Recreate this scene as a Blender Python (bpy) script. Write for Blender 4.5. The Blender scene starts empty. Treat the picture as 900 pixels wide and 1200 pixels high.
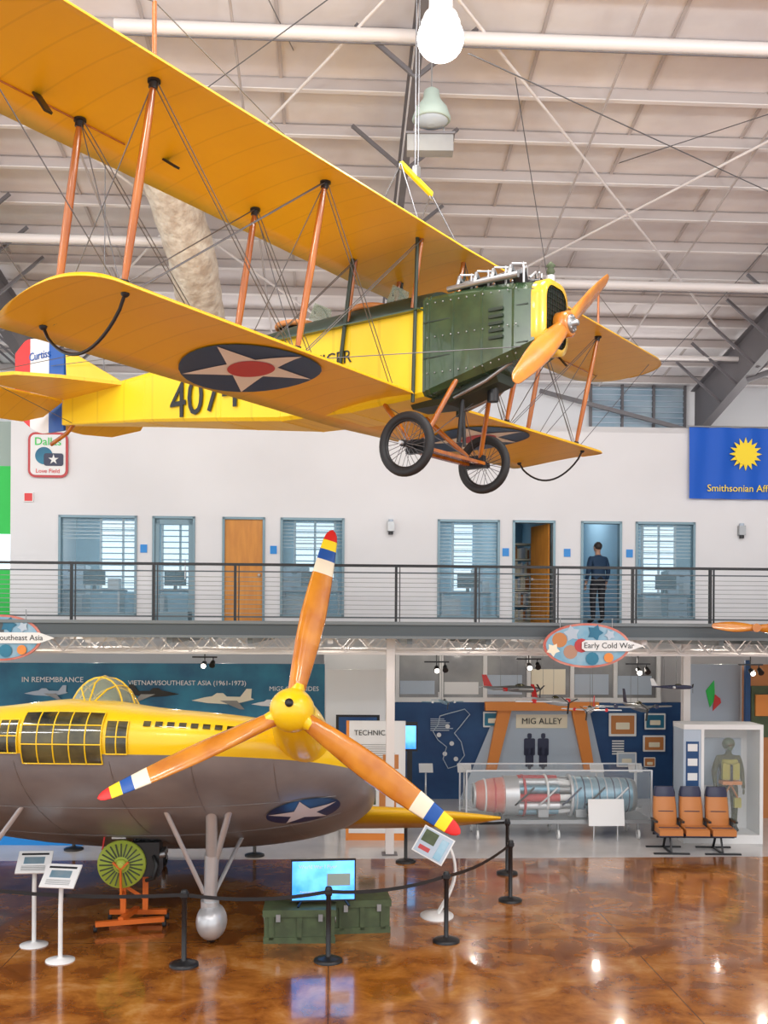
import bpy, math, random
from mathutils import Vector, Matrix
random.seed(3)
S=bpy.context.scene
CAMZ=4.4; F=1200.0; HZ=736.0; A=math.radians(3.0)
ROOM=Matrix.Rotation(A,4,'Z')
def W(px,py,D): return Vector(((px-450)/F*D, D, CAMZ+(HZ-py)/F*D))
def G(px,py):
    D=F*CAMZ/(py-HZ); return Vector(((px-450)/F*D,D,0))
def RX(px,d): return d*math.tan(math.atan((px-450)/F)+A)
def RZ(px,py,d):
    t=d/(math.cos(A)-(px-450)/F*math.sin(A)); return CAMZ+(HZ-py)/F*t
V=Vector
# ---------------------------------------------------------------- materials
def M(name,col,rough=.5,metal=0,col2=None,scale=5,lo=.35,hi=.65,bump=0,bscale=30,alpha=1,emit=0,coat=0,detail=4,stretch=None):
    m=bpy.data.materials.new(name); m.use_nodes=True
    nt=m.node_tree; N=nt.nodes; L=nt.links; p=N['Principled BSDF']
    c=(col[0],col[1],col[2],1)
    p.inputs['Base Color'].default_value=c; p.inputs['Roughness'].default_value=rough
    p.inputs['Metallic'].default_value=metal; p.inputs['Alpha'].default_value=alpha
    p.inputs['Coat Weight'].default_value=coat
    if emit:
        p.inputs['Emission Color'].default_value=c; p.inputs['Emission Strength'].default_value=emit
    tc=N.new('ShaderNodeTexCoord'); mp=N.new('ShaderNodeMapping'); L.new(tc.outputs['Object'],mp.inputs[0])
    if stretch: mp.inputs['Scale'].default_value=stretch
    if col2:
        n=N.new('ShaderNodeTexNoise'); n.inputs['Scale'].default_value=scale; n.inputs['Detail'].default_value=detail
        L.new(mp.outputs[0],n.inputs['Vector'])
        r=N.new('ShaderNodeValToRGB'); r.color_ramp.elements[0].position=lo; r.color_ramp.elements[1].position=hi
        r.color_ramp.elements[0].color=c; r.color_ramp.elements[1].color=(col2[0],col2[1],col2[2],1)
        L.new(n.outputs['Fac'],r.inputs[0]); L.new(r.outputs[0],p.inputs['Base Color'])
        if emit: L.new(r.outputs[0],p.inputs['Emission Color'])
    if bump:
        n2=N.new('ShaderNodeTexNoise'); n2.inputs['Scale'].default_value=bscale; L.new(mp.outputs[0],n2.inputs['Vector'])
        b=N.new('ShaderNodeBump'); b.inputs['Strength'].default_value=bump; b.inputs['Distance'].default_value=.05
        L.new(n2.outputs['Fac'],b.inputs['Height']); L.new(b.outputs[0],p.inputs['Normal'])
    return m
def floor_mat():
    m=bpy.data.materials.new('stained_concrete'); m.use_nodes=True
    nt=m.node_tree; N=nt.nodes; L=nt.links; p=N['Principled BSDF']
    tc=N.new('ShaderNodeTexCoord')
    w=N.new('ShaderNodeTexNoise'); w.inputs['Scale'].default_value=1.4; w.inputs['Detail'].default_value=10; w.inputs['Roughness'].default_value=.66; w.inputs['Distortion'].default_value=.4
    L.new(tc.outputs['Object'],w.inputs['Vector'])
    r=N.new('ShaderNodeValToRGB'); cr=r.color_ramp
    cr.elements[0].position=.30; cr.elements[0].color=(.11,.028,.005,1)
    cr.elements[1].position=.74; cr.elements[1].color=(.62,.33,.13,1)
    e=cr.elements.new(.43); e.color=(.25,.075,.011,1)
    e=cr.elements.new(.56); e.color=(.42,.155,.026,1)
    L.new(w.outputs['Fac'],r.inputs[0])
    br=N.new('ShaderNodeTexBrick'); br.offset=0; br.inputs['Scale'].default_value=1
    br.inputs['Brick Width'].default_value=4.2; br.inputs['Row Height'].default_value=3.6; br.inputs['Mortar Size'].default_value=.010
    br.inputs['Color1'].default_value=(1,1,1,1); br.inputs['Color2'].default_value=(1,1,1,1); br.inputs['Mortar'].default_value=(.5,.45,.4,1)
    L.new(tc.outputs['Object'],br.inputs['Vector'])
    mx=N.new('ShaderNodeMix'); mx.data_type='RGBA'; mx.blend_type='MULTIPLY'; mx.inputs[0].default_value=1
    L.new(r.outputs[0],mx.inputs[6]); L.new(br.outputs['Color'],mx.inputs[7]); L.new(mx.outputs[2],p.inputs['Base Color'])
    n2=N.new('ShaderNodeTexNoise'); n2.inputs['Scale'].default_value=3.5; n2.inputs['Detail'].default_value=6
    L.new(tc.outputs['Object'],n2.inputs['Vector'])
    mr=N.new('ShaderNodeMapRange'); mr.inputs['To Min'].default_value=.06; mr.inputs['To Max'].default_value=.26
    L.new(n2.outputs['Fac'],mr.inputs['Value']); L.new(mr.outputs[0],p.inputs['Roughness'])
    b=N.new('ShaderNodeBump'); b.inputs['Strength'].default_value=.05; b.inputs['Distance'].default_value=.02
    L.new(n2.outputs['Fac'],b.inputs['Height']); L.new(b.outputs[0],p.inputs['Normal'])
    p.inputs['Coat Weight'].default_value=.5; p.inputs['Coat Roughness'].default_value=.05
    return m
def fabric_mat(name,col,period,axis='Y'):
    m=M(name,col,.42,0)
    nt=m.node_tree; N=nt.nodes; L=nt.links; p=N['Principled BSDF']
    tc=N.new('ShaderNodeTexCoord'); sp=N.new('ShaderNodeSeparateXYZ'); L.new(tc.outputs['Object'],sp.inputs[0])
    a=N.new('ShaderNodeMath'); a.operation='MULTIPLY'; a.inputs[1].default_value=1/period; L.new(sp.outputs[axis],a.inputs[0])
    f=N.new('ShaderNodeMath'); f.operation='FRACT'; L.new(a.outputs[0],f.inputs[0])
    g=N.new('ShaderNodeMath'); g.operation='LESS_THAN'; g.inputs[1].default_value=.06; L.new(f.outputs[0],g.inputs[0])
    no=N.new('ShaderNodeTexNoise'); no.inputs['Scale'].default_value=1.4; L.new(tc.outputs['Object'],no.inputs['Vector'])
    m1=N.new('ShaderNodeMix'); m1.data_type='RGBA'; L.new(no.outputs['Fac'],m1.inputs[0])
    m1.inputs[6].default_value=(*col,1); m1.inputs[7].default_value=(col[0]*.9,col[1]*.84,col[2]*.8,1)
    m2=N.new('ShaderNodeMix'); m2.data_type='RGBA'
    h=N.new('ShaderNodeMath'); h.operation='MULTIPLY'; h.inputs[1].default_value=.28; L.new(g.outputs[0],h.inputs[0]); L.new(h.outputs[0],m2.inputs[0])
    L.new(m1.outputs[2],m2.inputs[6]); m2.inputs[7].default_value=(col[0]*.6,col[1]*.5,col[2]*.5,1)
    L.new(m2.outputs[2],p.inputs['Base Color'])
    return m
m_yfab=fabric_mat('yellow_doped_fabric',(.86,.50,.010),.32)
m_yel=M('yellow_paint',(.90,.60,.008),.28,coat=.3,col2=(.86,.54,.008),scale=1.5)
m_brass=M('yellow_brass_shell',(.80,.50,.02),.25,coat=.4,col2=(.70,.40,.02),scale=4)
m_yfus=fabric_mat('yellow_fuselage_fabric',(.92,.66,.012),.62,'X')
m_green=M('olive_green_enamel',(.042,.082,.034),.22,coat=.6,col2=(.028,.058,.026),scale=6)
m_dkgreen=M('dark_green_leather',(.02,.035,.022),.45)
m_wood=M('varnished_wood',(.50,.15,.013),.25,coat=.5,col2=(.34,.085,.010),scale=2,stretch=(6,6,.6))
m_wood2=M('laminated_propeller_wood',(.66,.25,.022),.22,coat=.5,col2=(.52,.165,.014),scale=1.6,stretch=(2,2,2),detail=2)
m_blk=M('black_rubber',(.015,.015,.017),.6)
m_blkm=M('black_metal',(.02,.02,.022),.35,.3)
m_steel=M('steel_grey',(.35,.36,.37),.35,.8)
m_sil=M('silver_paint',(.31,.325,.35),.36,.25,col2=(.23,.24,.265),scale=1.2)
m_silver=M('aluminium_bright',(.60,.61,.63),.28,.45)
m_wire=M('rigging_wire',(.16,.16,.17),.4,.6)
m_wht=M('white_paint',(.80,.80,.80),.5)
m_cream=M('cream_paint',(.88,.80,.62),.35)
m_blue=M('insignia_blue',(.012,.035,.12),.35)
m_blue2=M('royal_blue_stripe',(.01,.09,.38),.35)
m_red=M('signal_red',(.70,.02,.018),.35)
m_redi=M('insignia_red',(.50,.035,.04),.4)
m_wall=M('white_wall_paint',(.78,.78,.80),.65,col2=(.75,.75,.77),scale=.6)
m_ceil=M('ceiling_insulation',(.84,.81,.81),.7,col2=(.72,.68,.69),scale=.9,bump=.4,bscale=2)
m_purl=M('purlin_web',(.52,.47,.46),.5)
m_beam=M('steel_beam_grey',(.15,.14,.15),.45)
m_beamw=M('steel_beam_white',(.84,.80,.79),.4)
m_deck=M('deck_steel',(.075,.09,.10),.4,.2)
m_deck2=M('deck_channel_light',(.17,.19,.20),.4,.2)
m_glass=M('clear_glass',(.35,.60,.74),.03,alpha=.20)
m_case=M('acrylic_case',(.8,.88,.9),.03,alpha=.08)
m_canopy=M('canopy_glass',(.36,.42,.32),.05,alpha=.5)
m_dglass=M('smoked_glass',(.015,.017,.012),.06,coat=.5,col2=(.10,.085,.03),scale=3)
m_frame=M('window_frame_metal',(.18,.27,.32),.4,.4)
m_oak=M('oak_door',(.68,.28,.04),.4,col2=(.58,.22,.03),scale=2,stretch=(6,6,1))
m_office=M('office_wall',(.34,.50,.60),.7)
m_officef=M('office_carpet',(.10,.12,.15),.8)
m_day=M('daylight_pane',(.78,.92,1),.5,emit=1.2)
m_hpane=M('high_window_pane',(.30,.42,.52),.15,col2=(.45,.55,.62),scale=1)
m_lamp=M('lamp_globe',(1,.97,.92),.4,emit=9)
m_spot=M('spot_lens',(1,.95,.85),.4,emit=5)
m_wfloor=M('polished_light_floor',(.70,.68,.67),.16,col2=(.60,.58,.585),scale=1.2)
m_orange=M('orange_steel',(.80,.17,.02),.4)
m_dkblue=M('navy_panel',(.008,.05,.165),.5,col2=(.014,.075,.21),scale=1.5)
m_sky=M('sky_blue_panel',(.010,.10,.20),.5,col2=(.025,.22,.35),scale=1.1)
m_pale=M('pale_panel',(.46,.54,.64),.5)
m_lime=M('lime_fan',(.50,.62,.08),.4)
m_crate=M('green_crate_wood',(.085,.12,.055),.6,col2=(.06,.08,.04),scale=6)
m_orpan=M('orange_panel',(.78,.26,.045),.45)
m_tan=M('tan_leather',(.55,.21,.06),.45)
m_navy=M('navy_vinyl',(.03,.035,.08),.45)
m_flag=M('flag_blue',(.0,.10,.58),.6)
m_ylw=M('flag_gold',(.98,.74,.02),.5)
m_greenw=M('green_banner',(.02,.58,.08),.5)
m_teal=M('grey_green_enamel',(.34,.42,.38),.5)
m_olive=M('flight_suit_olive',(.085,.085,.028),.8,col2=(.055,.055,.02),scale=12)
m_vest=M('vest_yellow_green',(.38,.34,.06),.7)
m_skin=M('skin',(.45,.25,.17),.5)
m_hair=M('hair',(.03,.02,.015),.6)
m_shirt=M('dark_blue_shirt',(.015,.045,.10),.8)
m_pants=M('dark_trousers',(.012,.014,.02),.8)
m_boot=M('boots',(.01,.01,.01),.5)
m_txt=M('text_black',(.01,.012,.015),.5)
m_txtw=M('text_white',(.85,.85,.85),.5)
m_screen=M('monitor_screen',(.02,.20,.70),.2,emit=1.7,col2=(.18,.55,.95),scale=1.5)
m_duct=M('duct_fabric',(.82,.74,.62),.6,col2=(.56,.45,.35),scale=5,bump=.9,bscale=8)
m_platf=M('blue_platform',(.01,.25,.70),.4)
m_greyp=M('grey_pane',(.18,.18,.19),.15,col2=(.34,.34,.33),scale=.8)
m_teng=M('steel_blue_engine',(.14,.32,.44),.3,.4,col2=(.30,.42,.50),scale=3)
m_pink=M('engine_red_nose',(.52,.08,.05),.35,col2=(.68,.26,.20),scale=2)
# ---------------------------------------------------------------- builder
def frame(ax):
    ax=V(ax).normalized(); h=V((0,0,1)) if abs(ax.z)<.9 else V((1,0,0))
    u=h.cross(ax).normalized(); return u,ax.cross(u).normalized()
class B:
    def __init__(s): s.v=[];s.f=[];s.m=[];s.sm=[];s.mats=[]
    def add(s,vs,fs,mat,smooth=False):
        o=len(s.v); s.v+=[V(v) for v in vs]
        if mat not in s.mats: s.mats.append(mat)
        i=s.mats.index(mat)
        for f in fs: s.f.append(tuple(o+k for k in f)); s.m.append(i); s.sm.append(smooth)
    def box(s,c,d,mat,rot=None):
        x,y,z=d[0]/2,d[1]/2,d[2]/2
        vs=[V((a,b,e)) for a in(-x,x) for b in(-y,y) for e in(-z,z)]
        if rot: R=Matrix.Rotation(rot[2],3,'Z')@Matrix.Rotation(rot[1],3,'Y')@Matrix.Rotation(rot[0],3,'X'); vs=[R@v for v in vs]
        c=V(c); s.add([v+c for v in vs],[(0,1,3,2),(4,6,7,5),(0,4,5,1),(2,3,7,6),(0,2,6,4),(1,5,7,3)],mat)
    def bx(s,x0,x1,y0,y1,z0,z1,mat): s.box(((x0+x1)/2,(y0+y1)/2,(z0+z1)/2),(abs(x1-x0),abs(y1-y0),abs(z1-z0)),mat)
    def loft(s,rings,mat,caps=True,smooth=True,closed=True):
        n=len(rings[0]); vs=[p for r in rings for p in r]; fs=[]
        for i in range(len(rings)-1):
            for j in range(n if closed else n-1):
                k=(j+1)%n; fs.append((i*n+j,i*n+k,(i+1)*n+k,(i+1)*n+j))
        s.add(vs,fs,mat,smooth)
        if caps and closed:
            s.add(rings[0],[tuple(range(n))],mat); s.add(rings[-1],[tuple(range(n))],mat)
    def cyl(s,p1,p2,r,mat,r2=None,n=12,caps=True,sq=1):
        p1=V(p1);p2=V(p2);u,v=frame(p2-p1); r2=r if r2 is None else r2
        rg=lambda p,q:[p+u*math.cos(6.28318*k/n)*q+v*math.sin(6.28318*k/n)*q*sq for k in range(n)]
        s.loft([rg(p1,r),rg(p2,r2)],mat,caps)
    def beam(s,p1,p2,w,h,mat):
        p1=V(p1);p2=V(p2);u,v=frame(p2-p1)
        rg=lambda p:[p+u*w/2+v*h/2,p-u*w/2+v*h/2,p-u*w/2-v*h/2,p+u*w/2-v*h/2]
        s.loft([rg(p1),rg(p2)],mat,True,False)
    def tube(s,pts,r,mat,n=8):
        pts=[V(p) for p in pts]; rings=[]; u=None
        for i,p in enumerate(pts):
            t=(pts[min(i+1,len(pts)-1)]-pts[max(i-1,0)]).normalized()
            if u is None: u,_=frame(t)
            u=(u-t*u.dot(t)).normalized(); w=t.cross(u); q=r[i] if isinstance(r,(list,tuple)) else r
            rings.append([p+u*math.cos(6.28318*k/n)*q+w*math.sin(6.28318*k/n)*q for k in range(n)])
        s.loft(rings,mat)
    def lathe(s,o,ax,prof,mat,n=24,caps=True,sq=1):
        o=V(o);ax=V(ax).normalized();u,v=frame(ax)
        s.loft([[o+ax*h+u*math.cos(6.28318*k/n)*r+v*math.sin(6.28318*k/n)*r*sq for k in range(n)] for r,h in prof],mat,caps)
    def sph(s,c,r,mat,n=16,m=10):
        if not isinstance(r,(tuple,list)): r=(r,r,r)
        c=V(c); rings=[]
        for i in range(m+1):
            a=math.pi*i/m; q=max(math.sin(a),.01)
            rings.append([c+V((r[0]*q*math.cos(6.28318*k/n),r[1]*q*math.sin(6.28318*k/n),r[2]*math.cos(a))) for k in range(n)])
        s.loft(rings,mat)
    def torus(s,c,ax,R,r,mat,n=32,m=10,a0=0,a1=6.28318):
        c=V(c);ax=V(ax).normalized();u,v=frame(ax); rings=[]
        for i in range(n+1):
            a=a0+(a1-a0)*i/n; d=u*math.cos(a)+v*math.sin(a)
            rings.append([c+d*(R+r*math.cos(6.28318*k/m))+ax*r*math.sin(6.28318*k/m) for k in range(m)])
        s.loft(rings,mat,False)
    def prism(s,pts,o,u,v,t,mat):
        o=V(o);u=V(u);v=V(v);n=u.cross(v).normalized()*t
        a=[o+u*p[0]+v*p[1] for p in pts]; b=[q+n for q in a]; k=len(pts)
        s.add(a+b,[tuple(range(k)),tuple(range(2*k-1,k-1,-1))]+[(i,(i+1)%k,k+(i+1)%k,k+i) for i in range(k)],mat)
    def decal(s,pts,mapf,mat,c=(0,0),rings=6,sub=3):
        P=[]
        for i in range(len(pts)):
            a=pts[i];b=pts[(i+1)%len(pts)]
            for k in range(sub): P.append((a[0]+(b[0]-a[0])*k/sub,a[1]+(b[1]-a[1])*k/sub))
        R=[[mapf(c[0]+p[0]*max(q/rings,.001),c[1]+p[1]*max(q/rings,.001)) for p in P] for q in range(rings+1)]
        s.loft(R,mat,False)
    def make(s,name,parent=None,loc=(0,0,0),rz=0,room=False,rot=None):
        me=bpy.data.meshes.new(name); me.from_pydata([tuple(v) for v in s.v],[],s.f)
        for m in s.mats: me.materials.append(m)
        me.polygons.foreach_set('material_index',s.m); me.polygons.foreach_set('use_smooth',s.sm); me.update()
        ob=bpy.data.objects.new(name,me); S.collection.objects.link(ob)
        place(ob,parent,loc,rz,room,rot); return ob
def place(ob,parent=None,loc=(0,0,0),rz=0,room=False,rot=None):
    R=Matrix.Rotation(rz,4,'Z')
    if rot: R=Matrix.Rotation(rot[2],4,'Z')@Matrix.Rotation(rot[1],4,'Y')@Matrix.Rotation(rot[0],4,'X')
    m=Matrix.Translation(V(loc))@R
    if parent: ob.parent=parent; ob.matrix_local=m
    else: ob.matrix_world=(ROOM@m) if room else m
def grp(name,loc=(0,0,0),rz=0,room=False,rot=None):
    e=bpy.data.objects.new(name,None); e.empty_display_size=.2; S.collection.objects.link(e); place(e,None,loc,rz,room,rot); return e
def text(s,size,mat,parent,loc,rot=(math.pi/2,0,0),name='lettering',ext=.003,align='CENTER'):
    c=bpy.data.curves.new(name,'FONT'); c.body=s; c.size=size; c.extrude=ext; c.align_x=align; c.align_y='CENTER'; c.materials.append(mat); c.resolution_u=3
    o=bpy.data.objects.new(name,c); S.collection.objects.link(o); place(o,parent,loc,0,False,rot); return o
def star(R,n=5,r=.382,rot=math.pi/2):
    return [((R if k%2==0 else R*r)*math.cos(rot+math.pi*k/n),(R if k%2==0 else R*r)*math.sin(rot+math.pi*k/n)) for k in range(2*n)]
def circ(R,n=32): return [(R*math.cos(6.28318*k/n),R*math.sin(6.28318*k/n)) for k in range(n)]
def blade(b,o,ax,d,R,cmax,mats,pitch=.5,r0=.05,base=.1):
    """propeller blade; mats=[(tmax,mat)]"""
    o=V(o);ax=V(ax).normalized();d=V(d).normalized();tan=ax.cross(d).normalized()
    ts=[0,.06,.14,.22,.35,.5,.65,.74,.741,.82,.821,.88,.881,.935,.936,.97,.99,1]
    prev=None
    for t in ts:
        c=cmax*(base/cmax+(1-base/cmax)*math.sin(min(1,t/.5)*math.pi/2)) if t<.5 else cmax*(1-.55*((t-.5)/.5)**1.4)
        if t>.94: c*=max(.12,math.sqrt(max(0,1-((t-.94)/.06)**2)))
        th=(r0*2)*(1-t)**1.3+.012 if t>.1 else r0*2
        pa=pitch*(1-.6*t)+.15
        cd=tan*math.cos(pa)+ax*math.sin(pa); td=ax*math.cos(pa)-tan*math.sin(pa)
        ring=[o+d*(R*t)+cd*(c/2*math.cos(6.28318*k/12))+td*(th/2*math.sin(6.28318*k/12)) for k in range(12)]
        if prev:
            mm=[m for tm,m in mats if t<=tm+1e-6][0]
            b.loft([prev,ring],mm,t>=1)
        prev=ring
# ================================================================ ROOM SHELL
b=B(); b.bx(-17,15,-8,19.5,-.2,0,floor_mat()); b.make('floor',room=True)
b=B(); b.bx(-17,15,19.5,27.2,-.2,0,m_wfloor); b.make('floor',room=True)
def roofz(y): return 11.0+.16*(27-y)
b=B(); b.add([(-17,27.2,roofz(27.2)),(15,27.2,roofz(27.2)),(15,-2,roofz(-2)),(-17,-2,roofz(-2)),
  (-17,27.2,roofz(27.2)+.2),(15,27.2,roofz(27.2)+.2),(15,-2,roofz(-2)+.2),(-17,-2,roofz(-2)+.2)],
  [(0,1,2,3),(4,7,6,5),(0,4,5,1),(1,5,6,2),(2,6,7,3),(3,7,4,0)],m_ceil); b.make('ceiling',room=True)
b=B()
y=26.5
while y>9:
    z=roofz(y); b.bx(-16.9,14.9,y-.02,y+.02,z-.22,z-.01,m_purl); b.bx(-16.9,14.9,y-.08,y+.02,z-.225,z-.21,m_beamw); b.bx(-16.9,14.9,y-.02,y+.07,z-.03,z-.012,m_purl); y-=1.08
x=-16
while x<14.5:
    if abs(x-1.15)>.3: b.beam((x,26.9,roofz(26.9)-.02),(x,9,roofz(9)-.02),.05,.03,m_purl)
    x+=1.9
b.make('ceiling_purlins',room=True)
b=B()
for X in(-6.9,1.15,9.7):
    mid=abs(X-1.15)<.1; fw=.11 if mid else .24
    for y0,y1 in((26.9,20),(20,12),(12,2)):
        d0=1.25 if y0>26 else(.8 if y0>15 else .62); d1=.8 if y1>15 else(.62 if y1>5 else .5)
        z0=roofz(y0)-.24;z1=roofz(y1)-.24
        b.prism([(y0,z0-d0),(y0,z0),(y1,z1),(y1,z1-d1)],(X-.01,0,0),(0,1,0),(0,0,1),.02,m_beamw if mid else m_beam)
        b.beam((X,y0,z0-d0),(X,y1,z1-d1),fw,.025,m_beam); b.beam((X,y0,z0),(X,y1,z1),fw,.025,m_beam)
    yy=25.05
    while yy>9:
        for sgn in(-1,1):
            zz=roofz(yy)-.3; b.beam((X,yy,zz-.65-(.3 if not mid else 0)),(X+sgn*(.85 if mid else 1.15),yy,zz+.05),.055,.055,m_beam)
        yy-=2.16 if mid else 1.08
b.make('roof_rafters',room=True)
b=B()
for (y,z,r,x0,x1) in((14.2,roofz(14.2)-.42,.09,-3,14.5),(20.3,roofz(20.3)-.75,.085,1.8,14.5),(19.2,roofz(19.2)-.7,.085,-16,-2.2),(24,roofz(24)-.6,.06,-16,14.5)):
    b.cyl((x0,y,z),(x1,y,z),r,m_beamw); b.cyl((x0,y,z-r-.03),(x1,y,z-r-.03),.012,m_beam,n=5)
for x0,x1,y0,y1 in((1.2,9.6,24,13),(9.6,1.2,24,13),(-6.8,1.1,25,13),(1.1,-6.8,25,13)):
    b.cyl((x0,y0,roofz(y0)-.35),(x1,y1,roofz(y1)-.35),.024,m_beamw,n=6)
for x in(4.2,7.0,-1.4,-4.2,12): b.cyl((x,26.5,roofz(26.5)-.3),(x,10,roofz(10)-.3),.022,m_purl,n=6)
b.beam((9.7,23.5,roofz(23.5)-1.3),(14.7,20.5,roofz(20.5)-.4),.12,.12,m_beam); b.beam((9.7,26.5,roofz(26.5)-1.5),(5.5,26.9,roofz(26.9)-.3),.10,.10,m_beam)
def rb(p): return ROOM.inverted()@p
for p,q in((W(545,62,11),W(905,225,16)),(W(420,-30,12),W(150,170,17)),(W(300,-20,13),W(380,140,18)),(W(600,230,20),W(930,120,15)),(W(0,150,19),W(120,330,22)),(W(10,60,17),W(240,240,21)),(W(760,440,24),W(930,250,19)),(W(600,90,14),W(640,330,21))):
    b.cyl(rb(p),rb(q),.008,m_wire,n=5)
b.make('roof_strut_pipes',room=True)
b=B(); b.bx(-17,15,27.2,27.4,0,12,m_wall)
b.make('wall_back',room=True)
b=B(); b.bx(14.8,15,8,27.2,0,13.5,m_wall); b.make('wall_right',room=True)
b=B()
x0=RX(690,27.1);x1=RX(800,27.1)
b.bx(x0,x1,27.1,27.18,9.6,10.9,m_hpane)
for k in range(9): b.bx(x0,x1,27.05,27.09,9.62+k*.15,9.65+k*.15,m_pale)
for k in range(4): b.bx(x0+(x1-x0)*k/3-.03,x0+(x1-x0)*k/3+.03,27.0,27.1,9.55,10.95,m_beam)
b.make('window_1',room=True)
# ---- upper office wall with openings
d=21.7; ZD=4.5; ZT=8.75
holes=[(68,160,'w'),(178,228,'d'),(260,310,'o'),(328,403,'w'),(512,585,'w'),(600,650,'p'),(680,728,'p'),(744,814,'w')]
XL=RX(20,d);XR=14.8
b=B(); cur=XL; HT=6.72
for p0,p1,k in holes:
    xa,xb=RX(p0,d),RX(p1,d); b.bx(cur,xa,d,d+.15,ZD,HT,m_wall)
    if k=='w': b.bx(xa,xb,d,d+.15,ZD,ZD+.12,m_wall)
    cur=xb
b.bx(cur,XR,d,d+.15,ZD,HT,m_wall); b.bx(XL,XR,d,d+.15,HT,ZT,m_wall); b.bx(XL-.15,XL,d,27.2,ZD,ZT,m_wall)
b.bx(XL,XR,d,27.2,ZT-.12,ZT,m_wall)
b.make('wall_office',room=True)
b=B(); b.bx(XL,XR,d+.15,27.1,ZD-.0,ZD+.02,m_officef); b.bx(XL,XR,26.6,26.7,ZD,ZT-.15,m_office); b.bx(XL,XR,d+.2,26.6,7.55,7.6,m_wall)
for p in(244,455,592,664,735): b.bx(RX(p,d)-.05,RX(p,d)+.05,d+.16,26.6,ZD+.02,7.55,m_office)
b.make('wall_office_interior',room=True)
b=B()
for p0,p1 in((118,170),(190,232),(345,392),(530,588),(752,790)):
    xa,xb=RX(p0,26.5),RX(p1,26.5); b.bx(xa,xb,26.52,26.58,5.3,7.1,m_day)
    for q in(xa,xb,(xa+xb)/2): b.bx(q-.03,q+.03,26.47,26.55,5.25,7.15,m_wht)
    for k in range(12): b.bx(xa,xb,26.44,26.46,5.35+k*.15,5.38+k*.15,m_office)
b.make('window_2',room=True)
wi=3; di=1
for p0,p1,k in holes:
    xa,xb=RX(p0,d),RX(p1,d); b=B(); t=.05
    zb=ZD+.12 if k=='w' else ZD+.02
    for q in(xa+t/2,xb-t/2): b.bx(q-t/2,q+t/2,d-.03,d+.17,zb,HT,m_frame)
    b.bx(xa,xb,d-.03,d+.17,HT-t,HT,m_frame)
    if k=='w':
        b.bx(xa,xb,d-.03,d+.17,zb,zb+t,m_frame); b.bx(xa+t,xb-t,d+.06,d+.075,zb+t,HT-t,m_glass)
        nb={3:6,4:8,5:16,6:10}[wi]
        for q in range(nb): b.bx(xa+t,xb-t,d+.12,d+.14,HT-.10-q*.075,HT-.085-q*.075,m_wht)
        b.make('window_%d'%wi,room=True); wi+=1
    else:
        if k=='d':
            b.bx(xa+t,xa+.14,d+.02,d+.07,zb,HT-t,m_frame); b.bx(xb-.14,xb-t,d+.02,d+.07,zb,HT-t,m_frame)
            b.bx(xa+t,xb-t,d+.02,d+.07,zb,zb+.2,m_frame); b.bx(xa+t,xb-t,d+.02,d+.07,HT-.17,HT-t,m_frame)
            b.bx(xa+.14,xb-.14,d+.04,d+.05,zb+.2,HT-.17,m_glass); b.cyl((xb-.2,d-.02,5.4),(xb-.2,d-.02,5.8),.015,m_silver)
        if k=='o':
            b.bx(xa+t,xb-t,d+.02,d+.07,zb,HT-t,m_oak); b.sph((xb-.12,d-.02,5.5),.035,m_silver)
        if k=='p' and p0<650:
            b.box((xb-t-.16,d+.17+.38,(zb+HT-t)/2),(.045,.8,HT-t-zb),m_oak,(0,0,.28)); b.sph((xb-.32,d+.85,5.5),.035,m_silver)
        b.make('door_%d'%di,room=True); di+=1
b=B(); X=RX(622,23.5)
for z in range(6): b.bx(X-.55,X+.25,23.6,24,ZD+.05+z*.36,ZD+.09+z*.36,m_cream)
for q in(X-.57,X+.23): b.bx(q,q+.04,23.6,24,ZD+.02,6.5,m_cream)
for z in range(5):
    xx=X-.5
    while xx<X+.18:
        w=random.uniform(.03,.07); b.bx(xx,xx+w*.9,23.65,23.9,ZD+.1+z*.36,ZD+.1+z*.36+random.uniform(.2,.3),random.choice([m_cream,m_wht,m_pale,m_cream,m_tan])); xx+=w
b.make('bookcase',room=True)
for p in(110,205,365,548,780):
    X=RX(p,23.8); b=B(); b.bx(X-.7,X+.7,23.4,24.1,ZD+.70,ZD+.74,m_navy)
    for sx in(-.65,.6): b.bx(X+sx,X+sx+.05,23.45,24.05,ZD+.02,ZD+.7,m_steel)
    b.bx(X-.25,X+.25,23.8,23.83,ZD+.85,ZD+1.2,m_blkm); b.bx(X-.04,X+.04,23.82,23.86,ZD+.74,ZD+.9,m_blkm); b.bx(X-.1,X+.1,23.75,23.9,ZD+.74,ZD+.75,m_blkm)
    b.bx(X+.35,X+.6,23.6,23.9,ZD+.74,ZD+1.0,m_wht); b.bx(X-.6,X-.2,23.5,24,ZD+.02,ZD+.6,m_steel)
    b.make('office_desk',room=True)
for p in(85,345,795,570):
    X=RX(p,24.8); b=B(); b.bx(X-.35,X+.35,24.6,25.1,ZD+.02,ZD+1.35,m_steel)
    for k in range(4): b.bx(X-.32,X+.32,24.58,24.6,ZD+.06+k*.33,ZD+.34+k*.33,m_pale); b.bx(X-.06,X+.06,24.56,24.58,ZD+.2+k*.33,ZD+.22+k*.33,m_blkm)
    b.make('filing_cabinet',room=True)
b=B()
for p in(168,320,592,737,664): b.bx(RX(p,d)-.07,RX(p,d)+.07,d-.02,d,5.95,6.12,m_platf)
b.make('door_number_signs',room=True)
for p in(457,867):
    b=B(); X=RX(p,d); b.bx(X-.07,X+.07,d-.12,d,6.45,6.65,m_steel); b.cyl((X,d-.07,6.45),(X,d-.07,6.38),.05,m_blkm); b.cyl((X,d-.07,6.65),(X,d-.07,6.7),.05,m_pale); b.make('wall_sconce',room=True)
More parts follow.
